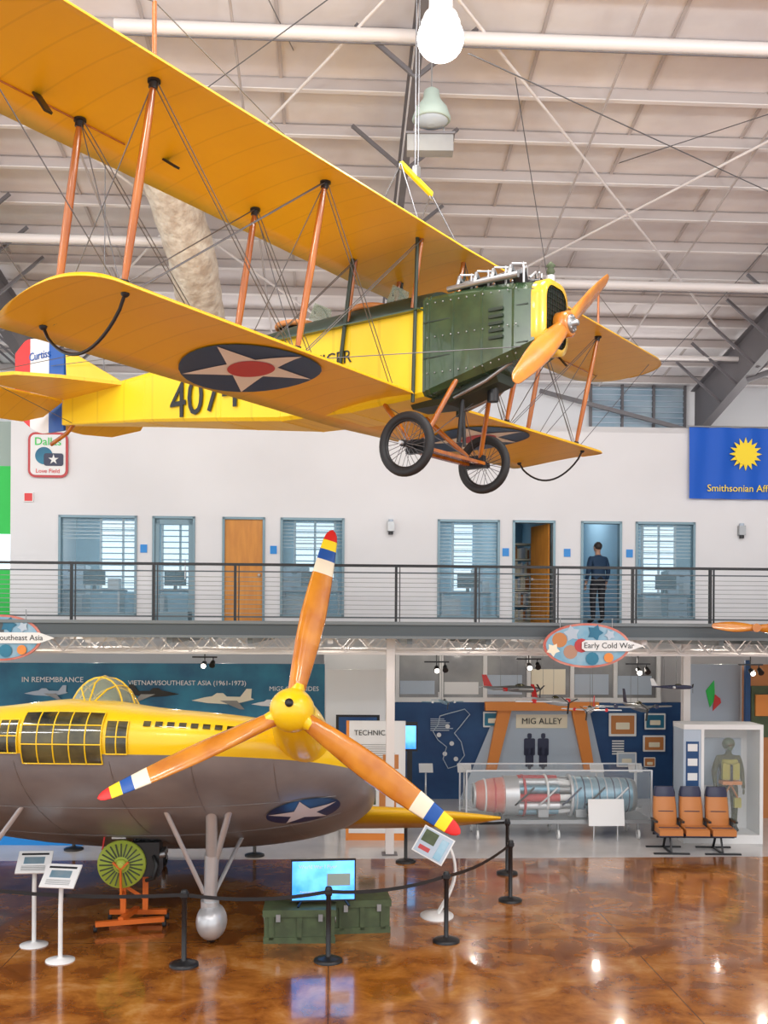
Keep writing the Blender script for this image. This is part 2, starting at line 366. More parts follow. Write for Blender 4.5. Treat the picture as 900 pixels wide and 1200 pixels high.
b=B(); X=RX(33,d); b.bx(X-.10,X+.10,d-.04,d,6.98,7.18,m_wht); b.bx(X-.08,X+.08,d-.045,d-.04,7.0,7.16,m_red); b.make('exit_sign',room=True)
e=grp('airport_wall_sign',(RX(56,d),d-.03,RZ(56,536,d)),room=True)
def rrect(w,h,r,n=5):
    P=[]
    for cx,cy,a in((w/2-r,h/2-r,0),(-w/2+r,h/2-r,90),(-w/2+r,-h/2+r,180),(w/2-r,-h/2+r,270)):
        for k in range(n+1): q=math.radians(a+90*k/n); P.append((cx+r*math.cos(q),cy+r*math.sin(q)))
    return P
b=B(); U,Z3=(1,0,0),(0,0,1)
b.prism(rrect(.82,.94,.15),(0,.0,0),U,Z3,.03,m_redi); b.prism(rrect(.72,.84,.1),(0,-.03,0),U,Z3,.01,m_wht)
b.prism(circ(.18),(-.08,-.042,-.02),U,Z3,.006,m_sky); b.prism(rrect(.4,.26,.05),(.12,-.05,-.1),U,Z3,.006,m_navy); b.prism(star(.11),(.12,-.058,-.1),U,Z3,.004,m_wht)
b.make('sign_board',e); text('Dallas',.23,m_greenw,e,(0,-.05,.27)); text('Love Field',.12,m_red,e,(0,-.05,-.34))
b=B(); X1=XL-.2
b.bx(-11,X1,22.2,22.3,4.6,5.6,m_greenw); b.bx(-11,X1,22.2,22.3,5.6,6.35,m_day); b.bx(-11,X1,22.2,22.3,6.35,7.8,m_greenw); b.bx(-11,X1,22.2,22.3,7.8,8.75,m_teal)
b.make('wall_left',room=True)
# ---- deck
b=B(); d0=19.2
b.bx(-15,14.8,d0,21.7,4.36,4.5,m_deck2); b.bx(-15,14.8,d0-.02,d0+.02,4.2,4.52,m_deck); b.bx(-15,14.8,d0-.07,d0-.02,4.46,4.52,m_deck2); b.bx(-15,14.8,d0-.07,d0-.02,4.2,4.25,m_deck2)
b.bx(-15,14.8,21.7,27.2,4.36,4.5,m_deck2)
b.make('mezzanine_deck',room=True)
b=B()
for yy in(19.9,21.6,23.4,25.2):
    b.bx(-15,14.8,yy-.04,yy+.04,4.27,4.31,m_beamw); b.bx(-15,14.8,yy-.04,yy+.04,3.88,3.92,m_beamw)
    x=-15
    while x<14.6:
        b.beam((x,yy,4.27),(x+.3,yy,3.92),.02,.02,m_beamw); b.beam((x+.3,yy,3.92),(x+.6,yy,4.27),.02,.02,m_beamw); x+=.6
x=-15
while x<14.8: b.bx(x-.05,x+.05,d0+.1,27.1,4.1,4.35,m_deck2 if int(x)%2 else m_beamw); x+=1.5
b.make('mezzanine_joists',room=True)
b=B()
xs=[]
x=RX(82,d0)-3*1.51
while x<14.6: xs.append(x); x+=1.51
for x in xs:
    b.box((x,d0+.1,5.03),(.045,.07,1.1),m_blkm); b.bx(x-.06,x+.06,d0+.05,d0+.15,4.5,4.52,m_deck)
    b.box((x+.07,d0+.1,5.03),(.015,.06,1.05),m_blkm)
b.bx(-15,14.7,d0+.07,d0+.13,5.55,5.6,m_blkm); b.bx(-15,14.7,d0+.09,d0+.11,5.43,5.455,m_deck)
b.bx(-15,14.7,d0+.08,d0+.12,4.58,4.61,m_deck)
for q in range(9): b.cyl((-15,d0+.1,4.66+q*.085),(14.7,d0+.1,4.66+q*.085),.006,m_steel,n=5)
b.make('mezzanine_railing',room=True)
for p,yy in((458,19.9),(804,22.9)):
    X=RX(p,yy); b=B(); b.bx(X-.08,X+.08,yy-.09,yy-.07,0,4.25,m_beamw); b.bx(X-.08,X+.08,yy+.07,yy+.09,0,4.25,m_beamw); b.bx(X-.012,X+.012,yy-.07,yy+.07,0,4.25,m_beamw); b.bx(X-.15,X+.15,yy-.15,yy+.15,0,.02,m_beam); b.make('steel_column',room=True)
# ================================================================ LOWER EXHIBIT WALL
dw=26.3
b=B()
b.bx(RX(462,dw),RX(800,dw),dw,dw+.2,0,2.5,m_dkblue); b.bx(RX(462,dw),RX(775,dw),dw-.02,dw+.2,2.5,2.62,m_wht)
xa,xb=RX(466,dw),RX(772,dw)
b.bx(xa,xb,dw+.05,dw+.1,2.6,3.75,m_greyp)
for k in range(7): q=xa+(xb-xa)*k/6; b.bx(q-.05,q+.05,dw-.02,dw+.05,2.6,3.75,m_wht)
b.bx(xa,xb,dw-.02,dw+.05,3.7,3.8,m_wht)
for k in range(6):
    q=xa+(xb-xa)*(k+.5)/6; b.bx(q-.5,q+.4,dw+.03,dw+.045,2.7,2.7+random.uniform(.3,.7),random.choice([m_pale,m_cream,m_wht]))
b.bx(RX(380,dw),RX(462,dw),dw,dw+.1,0,3.8,m_wht)
b.make('wall_exhibit',room=True)
e=grp('war_exhibit_panel',(0,dw-.04,0),room=True); b=B()
X=lambda p:RX(p,dw-.04); Zz=lambda p:RZ(600,p,dw)
b.prism([(X(540),0),(X(715),0),(X(690),Zz(826)),(X(585),Zz(826))],(0,.0,0),U,Z3,.03,m_pale)
for p0,p1 in((592,576),(676,690)):
    b.prism([(X(p1-6),Zz(900)),(X(p1+6),Zz(900)),(X(p0+8),Zz(826)),(X(p0-8),Zz(826))],(0,-.03,0),U,Z3,.12,m_orpan)
b.prism([(X(568),Zz(831)),(X(700),Zz(831)),(X(700),Zz(821)),(X(568),Zz(821))],(0,-.03,0),U,Z3,.2,m_orpan)
for p in(621,637):
    for z,w,h in((892,4,16),(874,13,20),(861,5,6)): b.prism(rrect(w/45,h/45,.04),(X(p),-.035,Zz(z)),U,Z3,.01,m_navy)
    for sx in(-3,3): b.prism(rrect(.08,.5,.03),(X(p+sx),-.035,Zz(886)),U,Z3,.01,m_navy)
kp=[(516,838),(530,834),(545,830),(551,836),(540,850),(533,858),(541,868),(545,884),(536,896),(526,899),(520,888),(524,874),(514,866),(508,856),(514,848)]
pts=[(X(a),Zz(c)) for a,c in kp]; b.tube([V((p[0],-.03,p[1])) for p in pts+[pts[0]]],.014,m_pale,6)
for a,c in((525,850),(530,870),(522,882),(535,888),(515,860)): b.prism(circ(.06,10),(X(a),-.03,Zz(c)),U,Z3,.01,m_wht)
for k in range(7): b.bx(X(505),X(505)+random.uniform(.3,.6),-.035,-.03,Zz(842+k*2.2),Zz(841+k*2.2),m_pale)
for p,c,w,h in((730,848,.72,.6),(768,844,.55,.42),(767,870,.58,.42),(735,889,.52,.38),(762,892,.3,.25),(578,842,.5,.4)):
    b.prism(rrect(w,h,.02),(X(p),-.0,Zz(c)),U,Z3,.03,m_wht); b.prism(rrect(w*.85,h*.8,.02),(X(p),-.032,Zz(c)),U,Z3,.005,random.choice([m_sky,m_tan,m_pale])); b.prism(rrect(w*.5,h*.3,.02),(X(p),-.038,Zz(c)-.03),U,Z3,.004,m_cream)
for z in range(6): b.bx(X(718),X(732),-.01,0,Zz(868+z*3),Zz(866.5+z*3),m_wht)
b.bx(X(605),X(665),-.045,-.035,Zz(852),Zz(836),m_cream)
b.make('panel_graphics',e)
text('MIG ALLEY',.22,m_txt,e,(X(635),-.06,Zz(844)))
b=B(); b.bx(RX(472,24),RX(490,24),23.95,24.05,RZ(480,880,24),RZ(480,846,24),m_blkm); b.bx(RX(475,24),RX(488,24),23.93,23.95,RZ(480,877,24),RZ(480,850,24),m_screen); b.bx(RX(478,24),RX(484,24),24.0,24.05,0,RZ(480,880,24),m_blkm); b.bx(RX(470,24),RX(492,24),23.9,24.2,0,.03,m_blkm)
b.make('exhibit_monitor',room=True)
for p in(500,545,700,745):
    X0=RX(p,25.0); b=B(); b.lathe((X0,25,0),(0,0,1),[(.16,0),(.16,.02),(.03,.04),(.02,.9)],m_silver,16); b.box((X0,24.98,.98),(.34,.02,.24),m_wht,(-.6,0,0)); b.make('exhibit_label_stand',room=True)
db=24.0
e=grp('war_banner',(0,db,0),room=True); b=B()
b.bx(RX(-120,db),RX(381,db),0,.1,2.2,RZ(200,779,db),m_sky); b.bx(RX(-120,db),RX(381,db),.02,.1,0,2.2,m_dkblue)
def jet(b,cx,cz,s,mat,fl=1,y=-.02):
    P=[(-1,.0),(-.6,.1),(-.35,.14),(-.2,.24),(.0,.24),(.12,.13),(.55,.12),(.75,.38),(.92,.38),(.9,.08),(1,.04),(.6,-.06),(.2,-.12),(-.5,-.08)]
    b.prism([(cx+p[0]*s*fl,cz+p[1]*s) for p in (P if fl>0 else P[::-1])],(0,y,0),U,Z3,.02,mat)
    b.prism([(cx+p[0]*s*fl,cz+p[1]*s) for p in[(-.1,0),(.55,-.28),(.7,-.28),(.45,0)]],(0,y-.03,0),U,Z3,.015,m_greyp)
jet(b,RX(262,db),RZ(262,822,db),.72,m_cream); jet(b,RX(180,db),RZ(180,815,db),.6,m_blkm,-1); jet(b,RX(55,db),RZ(55,815,db),.5,m_pale); jet(b,RX(318,db),RZ(318,826,db),.45,m_wht)
b.make('banner_board',e)
text('IN REMEMBRANCE',.17,m_txtw,e,(RX(62,db),-.01,RZ(62,799,db)))
text('VIETNAM/SOUTHEAST ASIA (1961-1973)',.155,m_txtw,e,(RX(220,db),-.01,RZ(225,802,db)))
text('MIGS OVER SIDES',.15,m_txtw,e,(RX(345,db),-.01,RZ(345,808,db)))
b=B(); b.bx(RX(382,23.5),RX(452,23.5),23.5,23.6,0,RZ(400,785,23.5),m_wht); b.bx(RX(382,23.5),RX(452,23.5),23.48,23.5,1.6,1.64,m_pale); b.make('white_partition',room=True)
def sign_panel(name,px0,px1,pyt,pyb,mat_edge,title,D=None):
    D=D or F*CAMZ/(pyb-HZ); x0=(px0-450)/F*D;x1=(px1-450)/F*D; h=(pyb-pyt)/F*D; w=x1-x0
    e=grp(name,((x0+x1)/2,D,0)); b=B(); b.bx(-w/2,w/2,0,.08,.15,h,m_wht); b.bx(-w/2-.05,w/2+.05,.02,.12,0,.15,mat_edge); b.bx(-w/2-.06,-w/2,-.0,.1,.0,h,mat_edge)
    for k in range(16):
        b.bx(-w*.3+random.uniform(0,.05),w*.32-random.uniform(0,.2),-.006,0,h*.80-k*.045,h*.80-k*.045+.012,m_steel)
    b.bx(-w*.32,-w*.02,-.008,0,h*.30,h*.42,m_crate); b.bx(w*.04,w*.34,-.008,0,h*.28,h*.42,m_tan); b.bx(-w*.1,w*.2,-.008,0,h*.14,h*.24,m_dkblue); b.bx(w*.1,w*.38,-.008,0,h*.6,h*.72,m_tan)
    b.make('panel_board',e); text(title,w*.13,m_txt,e,(-w*.06,-.01,h*.9)); return e
sign_panel('technical_sign_panel',410,476,845,985,m_orpan,'TECHNICAL')
b=B(); D=22.5; p=W(420,838,D); q=W(420,872,D); b.bx(p.x-.48,p.x+.48,D,D+.06,q.z,p.z,m_blkm); b.bx(p.x-.42,p.x+.42,D-.01,D,q.z+.05,p.z-.05,m_dkblue)
for s_ in(-.4,.4): b.cyl((p.x+s_,D+.03,0),(p.x+s_,D+.03,q.z),.03,m_blkm)
b.make('black_sign_board')
def oval_sign(px,py,w,h,label,pos=1):
    D=18.9; c=W(px,py,D); e=grp('hanging_oval_sign',c); b=B()
    b.prism([(p[0]*w/2,p[1]*h/2) for p in circ(1,40)],(0,0,0),U,Z3,.05,m_pink); b.prism([(p[0]*(w/2-.05),p[1]*(h/2-.04)) for p in circ(1,40)],(0,-.05,0),U,Z3,.01,m_teng)
    for k,(a,c2,r,mm) in enumerate(((-.5,.1,.14,m_tan),(-.62,-.08,.1,m_cream),(-.3,-.12,.13,m_skin),(-.28,.22,.12,m_pale),(-.1,.0,.13,m_redi),(.15,.24,.12,m_sky),(.1,-.24,.12,m_sky),(.42,.2,.08,m_pale),(.4,-.22,.09,m_orpan))):
        b.prism(star(r*1.3,5,.6,k) if k%2 else circ(r,12),(a,-.06-.003*k,c2),U,Z3,.002,mm)
    P=[(-.46,.06),(-.40,.10),(.30,.10),(.56,0),(.30,-.10),(-.40,-.10),(-.46,-.06)]
    b.prism([(p[0]*1.12,p[1]) for p in P],(pos*w*.26,-.095,-.0),U,Z3,.02,m_wht)
    for s_ in(-.3,.3): b.cyl((s_*w,.0,.1),(s_*w,.0,max(.2,h/2+.1)),.01,m_steel,n=5); b.beam((s_*w,0,.1),(s_*w,.3,.05),.02,.02,m_steel)
    b.make('oval_board',e); text(label,.145,m_txt,e,(pos*w*.26-.02,-.118,0)); return e
oval_sign(687,755,1.6,.82,'Early Cold War',1); oval_sign(2,750,1.5,.85,'Southeast Asia',1)
for p,q in((512,782),(748,783),(240,778),(880,783),(620,778)):
    c=W(p,q,20.6); b=B(); b.cyl((0,0,0),(0,-.14,-.06),.05,m_blkm,.065); b.cyl((0,-.141,-.0605),(0,-.145,-.062),.05,m_spot); b.cyl((0,.02,0),(0,.02,.1),.012,m_blkm); b.bx(-.25,.25,0,.03,.1,.13,m_blkm); b.cyl((.17,0,.02),(.17,-.12,-.05),.045,m_blkm,.06); b.cyl((.17,.02,0),(.17,.02,.1),.012,m_blkm)
    b.cyl((0,.02,.13),(0,.02,3.88-c.z),.012,m_blkm); b.make('track_spotlight',loc=c)
def model_plane(loc,rz,s,mat,mat2,zc,roll=0):
    b=B(); b.lathe((1*s,0,0),(-1,0,0),[(.02*s,0),(.09*s,.12*s),(.11*s,.5*s),(.1*s,1*s),(.05*s,1.6*s),(.02*s,2*s)],mat,12)
    for sg in(-1,1):
        b.prism([(.35*s,0),(-.05*s,0),(-.3*s,sg*1.0*s),(-.12*s,sg*1.05*s)][::sg],(0,0,-.02*s),(1,0,0),(0,1,0),.03*s,mat)
        b.prism([(-.75*s,0),(-.98*s,0),(-1.02*s,sg*.38*s),(-.9*s,sg*.4*s)][::sg],(0,0,.02*s),(1,0,0),(0,1,0),.02*s,mat)
        b.cyl((.0,sg*.55*s,.0),(.12*s,sg*.55*s,.0),.06*s,mat2)
    b.prism([(-.7*s,.05*s),(-1*s,.05*s),(-1.08*s,.42*s),(-.92*s,.42*s)],(0,0,0),(1,0,0),(0,0,1),.02*s,mat2)
    b.sph((.3*s,0,.1*s),(.18*s,.07*s,.07*s),m_dglass,10,6)
    for a in(.4,2.5,4.6): b.beam((1.01*s,0,0),(1.01*s,math.cos(a)*.3*s,math.sin(a)*.3*s),.05*s,.015*s,m_blkm)
    for xx in(.2,-.4): b.cyl((xx*s,0,.08*s),(xx*s,0,zc-loc[2]),.004,m_wire,n=4)
    b.make('hanging_model_airplane',loc=loc,rz=rz)
for px,py,D,rz,s,ma,mb in((645,820,22,-1.2,.75,m_silver,m_red),(693,830,21.5,-1.9,.6,m_silver,m_red),(745,826,22,-1.5,.8,m_steel,m_navy),(788,803,20.8,-.2,.4,m_navy,m_wht),(520,822,22.5,-1.4,.45,m_teng,m_wht),(600,806,23,-.6,.7,m_steel,m_red)):
    model_plane(W(px,py,D),rz,s,ma,mb,3.88)
# jet engine in case
c=W(650,975,21.9); c.z=0
e=grp('jet_engine_display',c,A)
b=B(); zc=.85
b.lathe((-1.72,0,zc),(1,0,0),[(.24,0),(.31,.1),(.36,.35),(.39,.62)],m_pink,28)
b.torus((-1.72,0,zc),(1,0,0),.24,.03,m_silver); b.lathe((-1.73,0,zc),(1,0,0),[(.22,0),(.05,.01)],m_blkm,20)
for xx,mm in((-1.5,m_wht),(-1.3,m_redi),(-1.12,m_wht)): b.torus((xx,0,zc),(1,0,0),.345+.02*(xx+1.5)*3,.02,mm)
b.lathe((-1.1,0,zc),(1,0,0),[(.42,0),(.42,.3)],m_silver,28)
for k in range(12):
    a=6.283*k/12; cy,cz=math.cos(a)*.35,math.sin(a)*.35
    b.cyl((-.8,cy,zc+cz),(.05,cy*.98,zc+cz*.98),.085,(m_redi,m_silver,m_teng)[k%3],n=10); b.cyl((.05,cy*.98,zc+cz*.98),(.3,cy*.9,zc+cz*.9),.07,(m_wht,m_steel)[k%2],n=10)
b.lathe((-.8,0,zc),(1,0,0),[(.28,0),(.28,1.1)],m_blkm,20)
b.torus((-.68,0,zc),(1,0,0),.42,.03,m_redi); b.torus((-.2,0,zc),(1,0,0),.43,.025,m_wht); b.torus((.32,0,zc),(1,0,0),.42,.035,m_silver)
b.lathe((.32,0,zc),(1,0,0),[(.42,0),(.40,.3),(.38,.9),(.36,1.3)],m_teng,28)
b.lathe((1.62,0,zc),(1,0,0),[(.36,0),(.33,.1),(.3,.1),(.1,.02)],m_steel,28)
for k in range(8): b.torus((.42+k*.16,0,zc),(1,0,0),.405-.007*k,.016,(m_silver,m_navy)[k%2])
for k in range(5): b.tube([(-.9+k*.5,-.40,zc-.15),(-.7+k*.5,-.47,zc+.05),(-.5+k*.5,-.40,zc+.22)],.022,(m_blkm,m_silver,m_navy)[k%3],6)
for x in(-.3,.5,.9): b.box((x,-.3,zc-.32),(.22,.2,.16),m_steel)
for x in(-1.2,1.2): b.beam((x,-.4,.42),(x,0,zc-.3),.05,.05,m_blkm); b.beam((x,.4,.42),(x,0,zc-.3),.05,.05,m_blkm)
b.make('engine',e)
b=B(); b.bx(-1.95,1.95,-.55,.55,.34,.42,m_steel); b.bx(-1.95,1.95,-.56,-.55,.42,1.45,m_case); b.bx(-1.95,-1.94,-.55,.55,.42,1.45,m_case); b.bx(1.94,1.95,-.55,.55,.42,1.45,m_case); b.bx(-1.95,1.95,-.55,.55,1.44,1.45,m_case)
for x in(-1.95,1.95):
    for y in(-.55,.55): b.bx(x-.015,x+.015,y-.015,y+.015,.42,1.46,m_silver)
for x in(-1.7,0,1.7):
    for y in(-.45,.45): b.cyl((x,y,.1),(x,y,.34),.03,m_steel); b.cyl((x-.02,y,.1),(x+.02,y,.1),.1,m_wht,n=14)
for y in(-.55,.55): b.bx(-1.95,1.95,y-.012,y+.012,1.44,1.465,m_silver)
b.make('display_case',e)
b=B(); b.box((.95,-.7,.6),(.75,.03,.55),m_wht,(-.15,0,0)); 
for k in range(8): b.box((.95,-.735+k*.008,.42+k*.05),(.6,.01,.012),m_steel)
b.cyl((.7,-.66,0),(.7,-.68,.4),.015,m_silver); b.cyl((1.2,-.66,0),(1.2,-.68,.4),.015,m_silver); b.make('label_placard',e)
# airline seats
c=W(813,994,20.4); c.z=0
e=grp('airline_seat_row',c,-.02); 
for i,x in enumerate((-.52,0,.52)):
    b=B()
    sec=lambda y,z,w,t:[V((x-w/2,y-t/2,z)),V((x-w/2+.04,y-t,z)),V((x+w/2-.04,y-t,z)),V((x+w/2,y-t/2,z)),V((x+w/2,y+t/2,z)),V((x-w/2,y+t/2,z))]
    b.loft([sec(.1,.42,.44,.08),sec(.12,.6,.46,.1),sec(.17,.85,.45,.1),sec(.2,1.06,.42,.09)],m_tan,True,True)
    b.loft([sec(.2,1.06,.42,.1),sec(.21,1.14,.42,.1),sec(.22,1.25,.36,.07)],m_navy,True,True)
    b.box((x,-.13,.44),(.46,.48,.12),m_tan,(.06,0,0)); b.box((x,-.13,.37),(.46,.5,.05),m_navy); b.box((x,-.38,.42),(.46,.04,.1),m_tan)
    b.beam((x-.2,-.2,.5),(x+.2,-.22,.5),.04,.01,m_navy); b.box((x,.24,.8),(.42,.02,.6),m_navy,(-.12,0,0)); b.box((x,.05,.78),(.3,.02,.012),m_navy)
    b.make('seat_%d'%(i+1),e)
b=B()
for x in(-.78,-.26,.26,.78): b.box((x,-.08,.62),(.05,.42,.04),m_blkm); b.box((x,.05,.5),(.04,.1,.25),m_blkm)
for y in(-.2,.12): b.cyl((-.76,y,.32),(.76,y,.32),.025,m_blkm)
for x in(-.5,.5):
    b.beam((x,-.2,.32),(x,-.34,.03),.04,.03,m_blkm); b.beam((x,.12,.32),(x,.3,.03),.04,.03,m_blkm); b.bx(x-.35,x+.35,-.38,-.32,0,.03,m_blkm); b.bx(x-.35,x+.35,.28,.34,0,.03,m_blkm)
    b.bx(x-.02,x+.02,-.36,.32,0,.03,m_blkm)
b.make('seat_frame',e)
# ---------------------------------------------------------------- human figures
def skin(verts,edges,radii,sub=1):
    me=bpy.data.meshes.new('t'); me.from_pydata(verts,edges,[]); o=bpy.data.objects.new('t',me); S.collection.objects.link(o)
    mo=o.modifiers.new('s','SKIN')
    for i,r in enumerate(radii):
        r=r if isinstance(r,tuple) else (r,r); me.skin_vertices[0].data[i].radius=r
    me.skin_vertices[0].data[0].use_root=True
    if sub: q=o.modifiers.new('u','SUBSURF'); q.levels=sub; q.render_levels=sub
    dg=bpy.context.evaluated_depsgraph_get(); dg.update()
    r=bpy.data.meshes.new_from_object(o.evaluated_get(dg)); bpy.data.objects.remove(o); return r
def figure(name,loc,rz,shirt,pants,headgear=None,helmet=False,parent=None):
    e=grp(name,loc,rz) if parent is None else parent
    sk=m_olive if helmet else m_skin
    vs=[(0,0,.96),(0,.01,1.12),(0,0,1.33),(0,.01,1.46),(0,0,1.52),(0,-.02,1.6),(0,-.02,1.68),(0,-.01,1.74)]
    es=[(0,1),(1,2),(2,3),(3,4),(4,5),(5,6),(6,7)]; ra=[(.16,.115),(.15,.11),(.18,.12),(.1,.085),.052,(.065,.08),(.075,.095),(.055,.07)]
    for sg in(-1,1):
        o=len(vs); vs+=[(sg*.19,.01,1.41),(sg*.26,.03,1.14),(sg*.26,-.06,.90),(sg*.26,-.08,.83)]; es+=[(2,o),(o,o+1),(o+1,o+2),(o+2,o+3)]; ra+=[.075,.055,.034,(.02,.038)]
        o=len(vs); vs+=[(sg*.10,0,.88),(sg*.115,-.015,.50),(sg*.12,.015,.10),(sg*.13,-.10,.05),(sg*.135,-.17,.04)]; es+=[(0,o),(o,o+1),(o+1,o+2),(o+2,o+3),(o+3,o+4)]; ra+=[(.105,.1),.072,.05,(.045,.04),.035]
    me=skin(vs,es,ra,1); me.materials.clear()
    for m in(pants,shirt,sk,m_boot): me.materials.append(m)
    for p in me.polygons:
        z=p.center.z; ax=abs(p.center.x); p.use_smooth=True
        p.material_index=3 if z<.13 else(2 if z>1.5 or(ax>.2 and z<.92) else(1 if z>.99 or ax>.2 else 0))
    ob=bpy.data.objects.new('body',me); S.collection.objects.link(ob); place(ob,e)
    for sg in(-1,1):
        for k in range(4):
            y=-.115+k*.022; L=[.075,.085,.08,.062][k]
            m2=skin([(sg*.26,y,.82),(sg*.262,y-.004,.80-L*.5),(sg*.252,y-.006,.80-L*.95)],[(0,1),(1,2)],[.010,.009,.007],1); m2.materials.clear(); m2.materials.append(sk)
            ob=bpy.data.objects.new('finger_%d'%(k+1),m2); S.collection.objects.link(ob); place(ob,e)
        m2=skin([(sg*.255,-.11,.86),(sg*.245,-.135,.83),(sg*.24,-.14,.80)],[(0,1),(1,2)],[.012,.010,.008],1); m2.materials.clear(); m2.materials.append(sk)
        ob=bpy.data.objects.new('thumb',m2); S.collection.objects.link(ob); place(ob,e)
    b=B(); b.sph((0,-.02,1.66),(.078,.095,.115),m_skin if not helmet else m_steel,18,12); b.cyl((0,-.11,1.67),(0,-.135,1.64),.008,m_skin,.016,8)
    for sg in(-1,1): b.sph((sg*.03,-.105,1.67),.012,m_wht,8,6); b.sph((sg*.03,-.115,1.67),.006,m_hair,8,6); b.sph((sg*.08,-.01,1.65),(.012,.025,.035),sk,8,6); b.box((sg*.03,-.108,1.695),(.03,.008,.006),m_hair)
    b.box((0,-.11,1.605),(.04,.008,.008),m_redi)
    if helmet: b.sph((0,0,1.69),(.115,.13,.12),m_crate,18,12); b.sph((0,-.07,1.68),(.09,.07,.05),m_dglass,12,8); b.sph((0,-.1,1.61),(.05,.05,.05),m_crate,10,8)
    else: b.sph((0,.005,1.69),(.087,.098,.098),m_hair,18,12)
    b.make('head',e); return e
pc=W(700,727,22.3); figure('standing_man',(pc.x,pc.y,ZD+.02),math.pi+.4,m_shirt,m_pants)
c=W(847,978,21.2); c.z=0
e=grp('flight_suit_cabinet',c,0); b=B(); w=.82;h=2.45
b.bx(-w,w,-.1,.7,0,.18,m_wht); b.bx(-w,w,-.1,.7,h-.1,h,m_wht); b.bx(-w,-w+.36,-.08,.7,.18,h-.1,m_pale); b.bx(-w,w,.66,.7,.18,h-.1,m_wht); b.bx(w-.07,w,-.1,.7,.18,h-.1,m_wht)
b.bx(-w+.36,-w+.42,-.1,-.04,.18,h-.1,m_wht); b.bx(-w+.05,-w+.31,-.1,-.08,.5,2.1,m_dkblue)
b.bx(-w+.42,w-.07,-.08,-.075,.18,h-.1,m_case)
for k in range(5): b.bx(-w+.08,-w+.28,-.105,-.1,1.9-k*.3,2.05-k*.3,m_wht)
b.bx(-.2,.6,.6,.66,1.1,2.1,m_pale)
b.make('cabinet_frame',e)
b=B(); mz=.20
for sg in(-1,1): b.box((.2+sg*.1,.06,mz+1.27),(.15,.1,.34),m_vest); b.beam((.2+sg*.09,.05,mz+1.05),(.2+sg*.09,.09,mz+1.5),.05,.02,m_tan)
b.box((.2,.07,mz+1.04),(.40,.26,.07),m_tan); b.torus((.2,.12,mz+1.47),(0,0,1),.12,.05,m_vest,20,8)
for sg in(-1,1): b.beam((.2,.05,mz+1.0),(.2+sg*.16,.08,mz+.7),.06,.02,m_tan); b.box((.2+sg*.14,.06,mz+.62),(.14,.1,.2),m_vest)
b.box((.2,.0,mz+1.2),(.05,.03,.4),m_blkm)
b.make('harness',e)
fe=bpy.data.objects.new('mannequin',None); S.collection.objects.link(fe); place(fe,e,(.2,.2,mz)); figure('m',None,0,m_olive,m_olive,helmet=True,parent=fe)
fe.scale=(1.12,1.0,1.08)
b=B(); b.bx(RX(806,24),RX(868,24),24,24.1,RZ(830,838,24),RZ(830,776,24),m_pale); b.prism([(0,-.3),(.12,-.1),(.1,.35),(-.1,.1)],(RX(832,24),23.99,RZ(832,812,24)),U,Z3,.02,m_greenw); b.prism([(0,-.3),(.2,-.1),(.18,.0),(.05,.1)],(RX(835,24),23.97,RZ(832,816,24)),U,Z3,.02,m_red)
b.bx(RX(806,24),RX(868,24),24.02,24.1,0,RZ(830,838,24),m_pale)
b.make('flag_poster_panel',room=True)
b=B(); b.bx(RX(872,23.5),RX(960,23.5),23.5,23.6,0,3.6,m_tan); b.bx(RX(872,23.5),RX(878,23.5),23.4,23.5,0,3.7,m_dkblue); b.bx(RX(880,23.5),RX(930,23.5),23.45,23.5,1.9,3.1,m_crate); b.bx(RX(884,23.5),RX(925,23.5),23.4,23.45,2.4,2.9,m_orpan)
b.make('exhibit_partition',room=True)
c=G(45,990); b=B(); b.bx(-1.4,1.0,-.25,.25,.0,.35,m_platf); b.bx(-1.45,1.05,-.3,.3,.35,.4,m_platf); b.make('blue_bench',loc=c)
e=grp('museum_flag',(RX(858,d),d-.05,0),room=True); b=B(); zt=RZ(850,500,d);zb=RZ(850,583,d); w=2.0; n=30; rows=[]
for r in range(5):
    z=zt+(zb-zt)*r/4; rows.append([V((-1+w*k/n,-.04-.025*math.sin(k*.7+r*.3),z)) for k in range(n+1)])
b.loft(rows,m_flag,False,True,False)
cz=(zt+zb)/2+.2
b.prism(star(.36,16,.62),(.22,-.075,cz),U,Z3,.012,m_ylw); b.prism(circ(.235),(.22,-.09,cz),U,Z3,.012,m_ylw); b.cyl((-1.03,-.04,zt+.02),(1.03,-.04,zt+.02),.02,m_steel)
b.make('flag_cloth',e); text('Smithsonian Affiliate',.21,m_ylw,e,(.24,-.085,zb+.22))
c=W(885,733,18.8); b=B(); blade(b,(0,0,0),(0,-1,0),(-1,0,.04),.8,.2,[(2,m_wood2)],.2,.05); blade(b,(0,0,0),(0,-1,0),(1,0,-.04),.8,.2,[(2,m_wood2)],.2,.05); b.cyl((0,-.08,0),(0,.08,0),.08,m_wood2); b.beam((0,.08,0),(0,.45,0),.04,.04,m_steel); b.make('wooden_propeller',loc=c)
# ================================================================ STANCHIONS
posts=[(-60,1120),(218,1133),(387,1127),(525,1103),(600,1055),(596,1023),(477,1010),(300,1004),(88,998),(-60,996)]
PP=[]
for p in posts:
    c=G(*p); PP.append(c); b=B()
    b.lathe((0,0,0),(0,0,1),[(.19,0),(.19,.03),(.14,.05),(.05,.065),(.033,.08),(.033,.86),(.045,.87),(.045,.97),(.035,.985)],m_blkm,20); b.box((0,0,.92),(.1,.1,.05),m_blkm); b.make('stanchion_post',loc=c)
b=B()
for i in range(len(PP)-1):
    a,c=PP[i],PP[i+1]; L=8; prev=None
    for k in range(L+1):
        t=k/L; z=.92-.08*4*t*(1-t); p=a.lerp(c,t); q=[V((p.x,p.y,z+.025)),V((p.x,p.y,z-.025))]
        if prev: b.add([prev[0],prev[1],q[1],q[0]],[(0,1,2,3)],m_blkm)
        prev=q
b.make('barrier_belt')
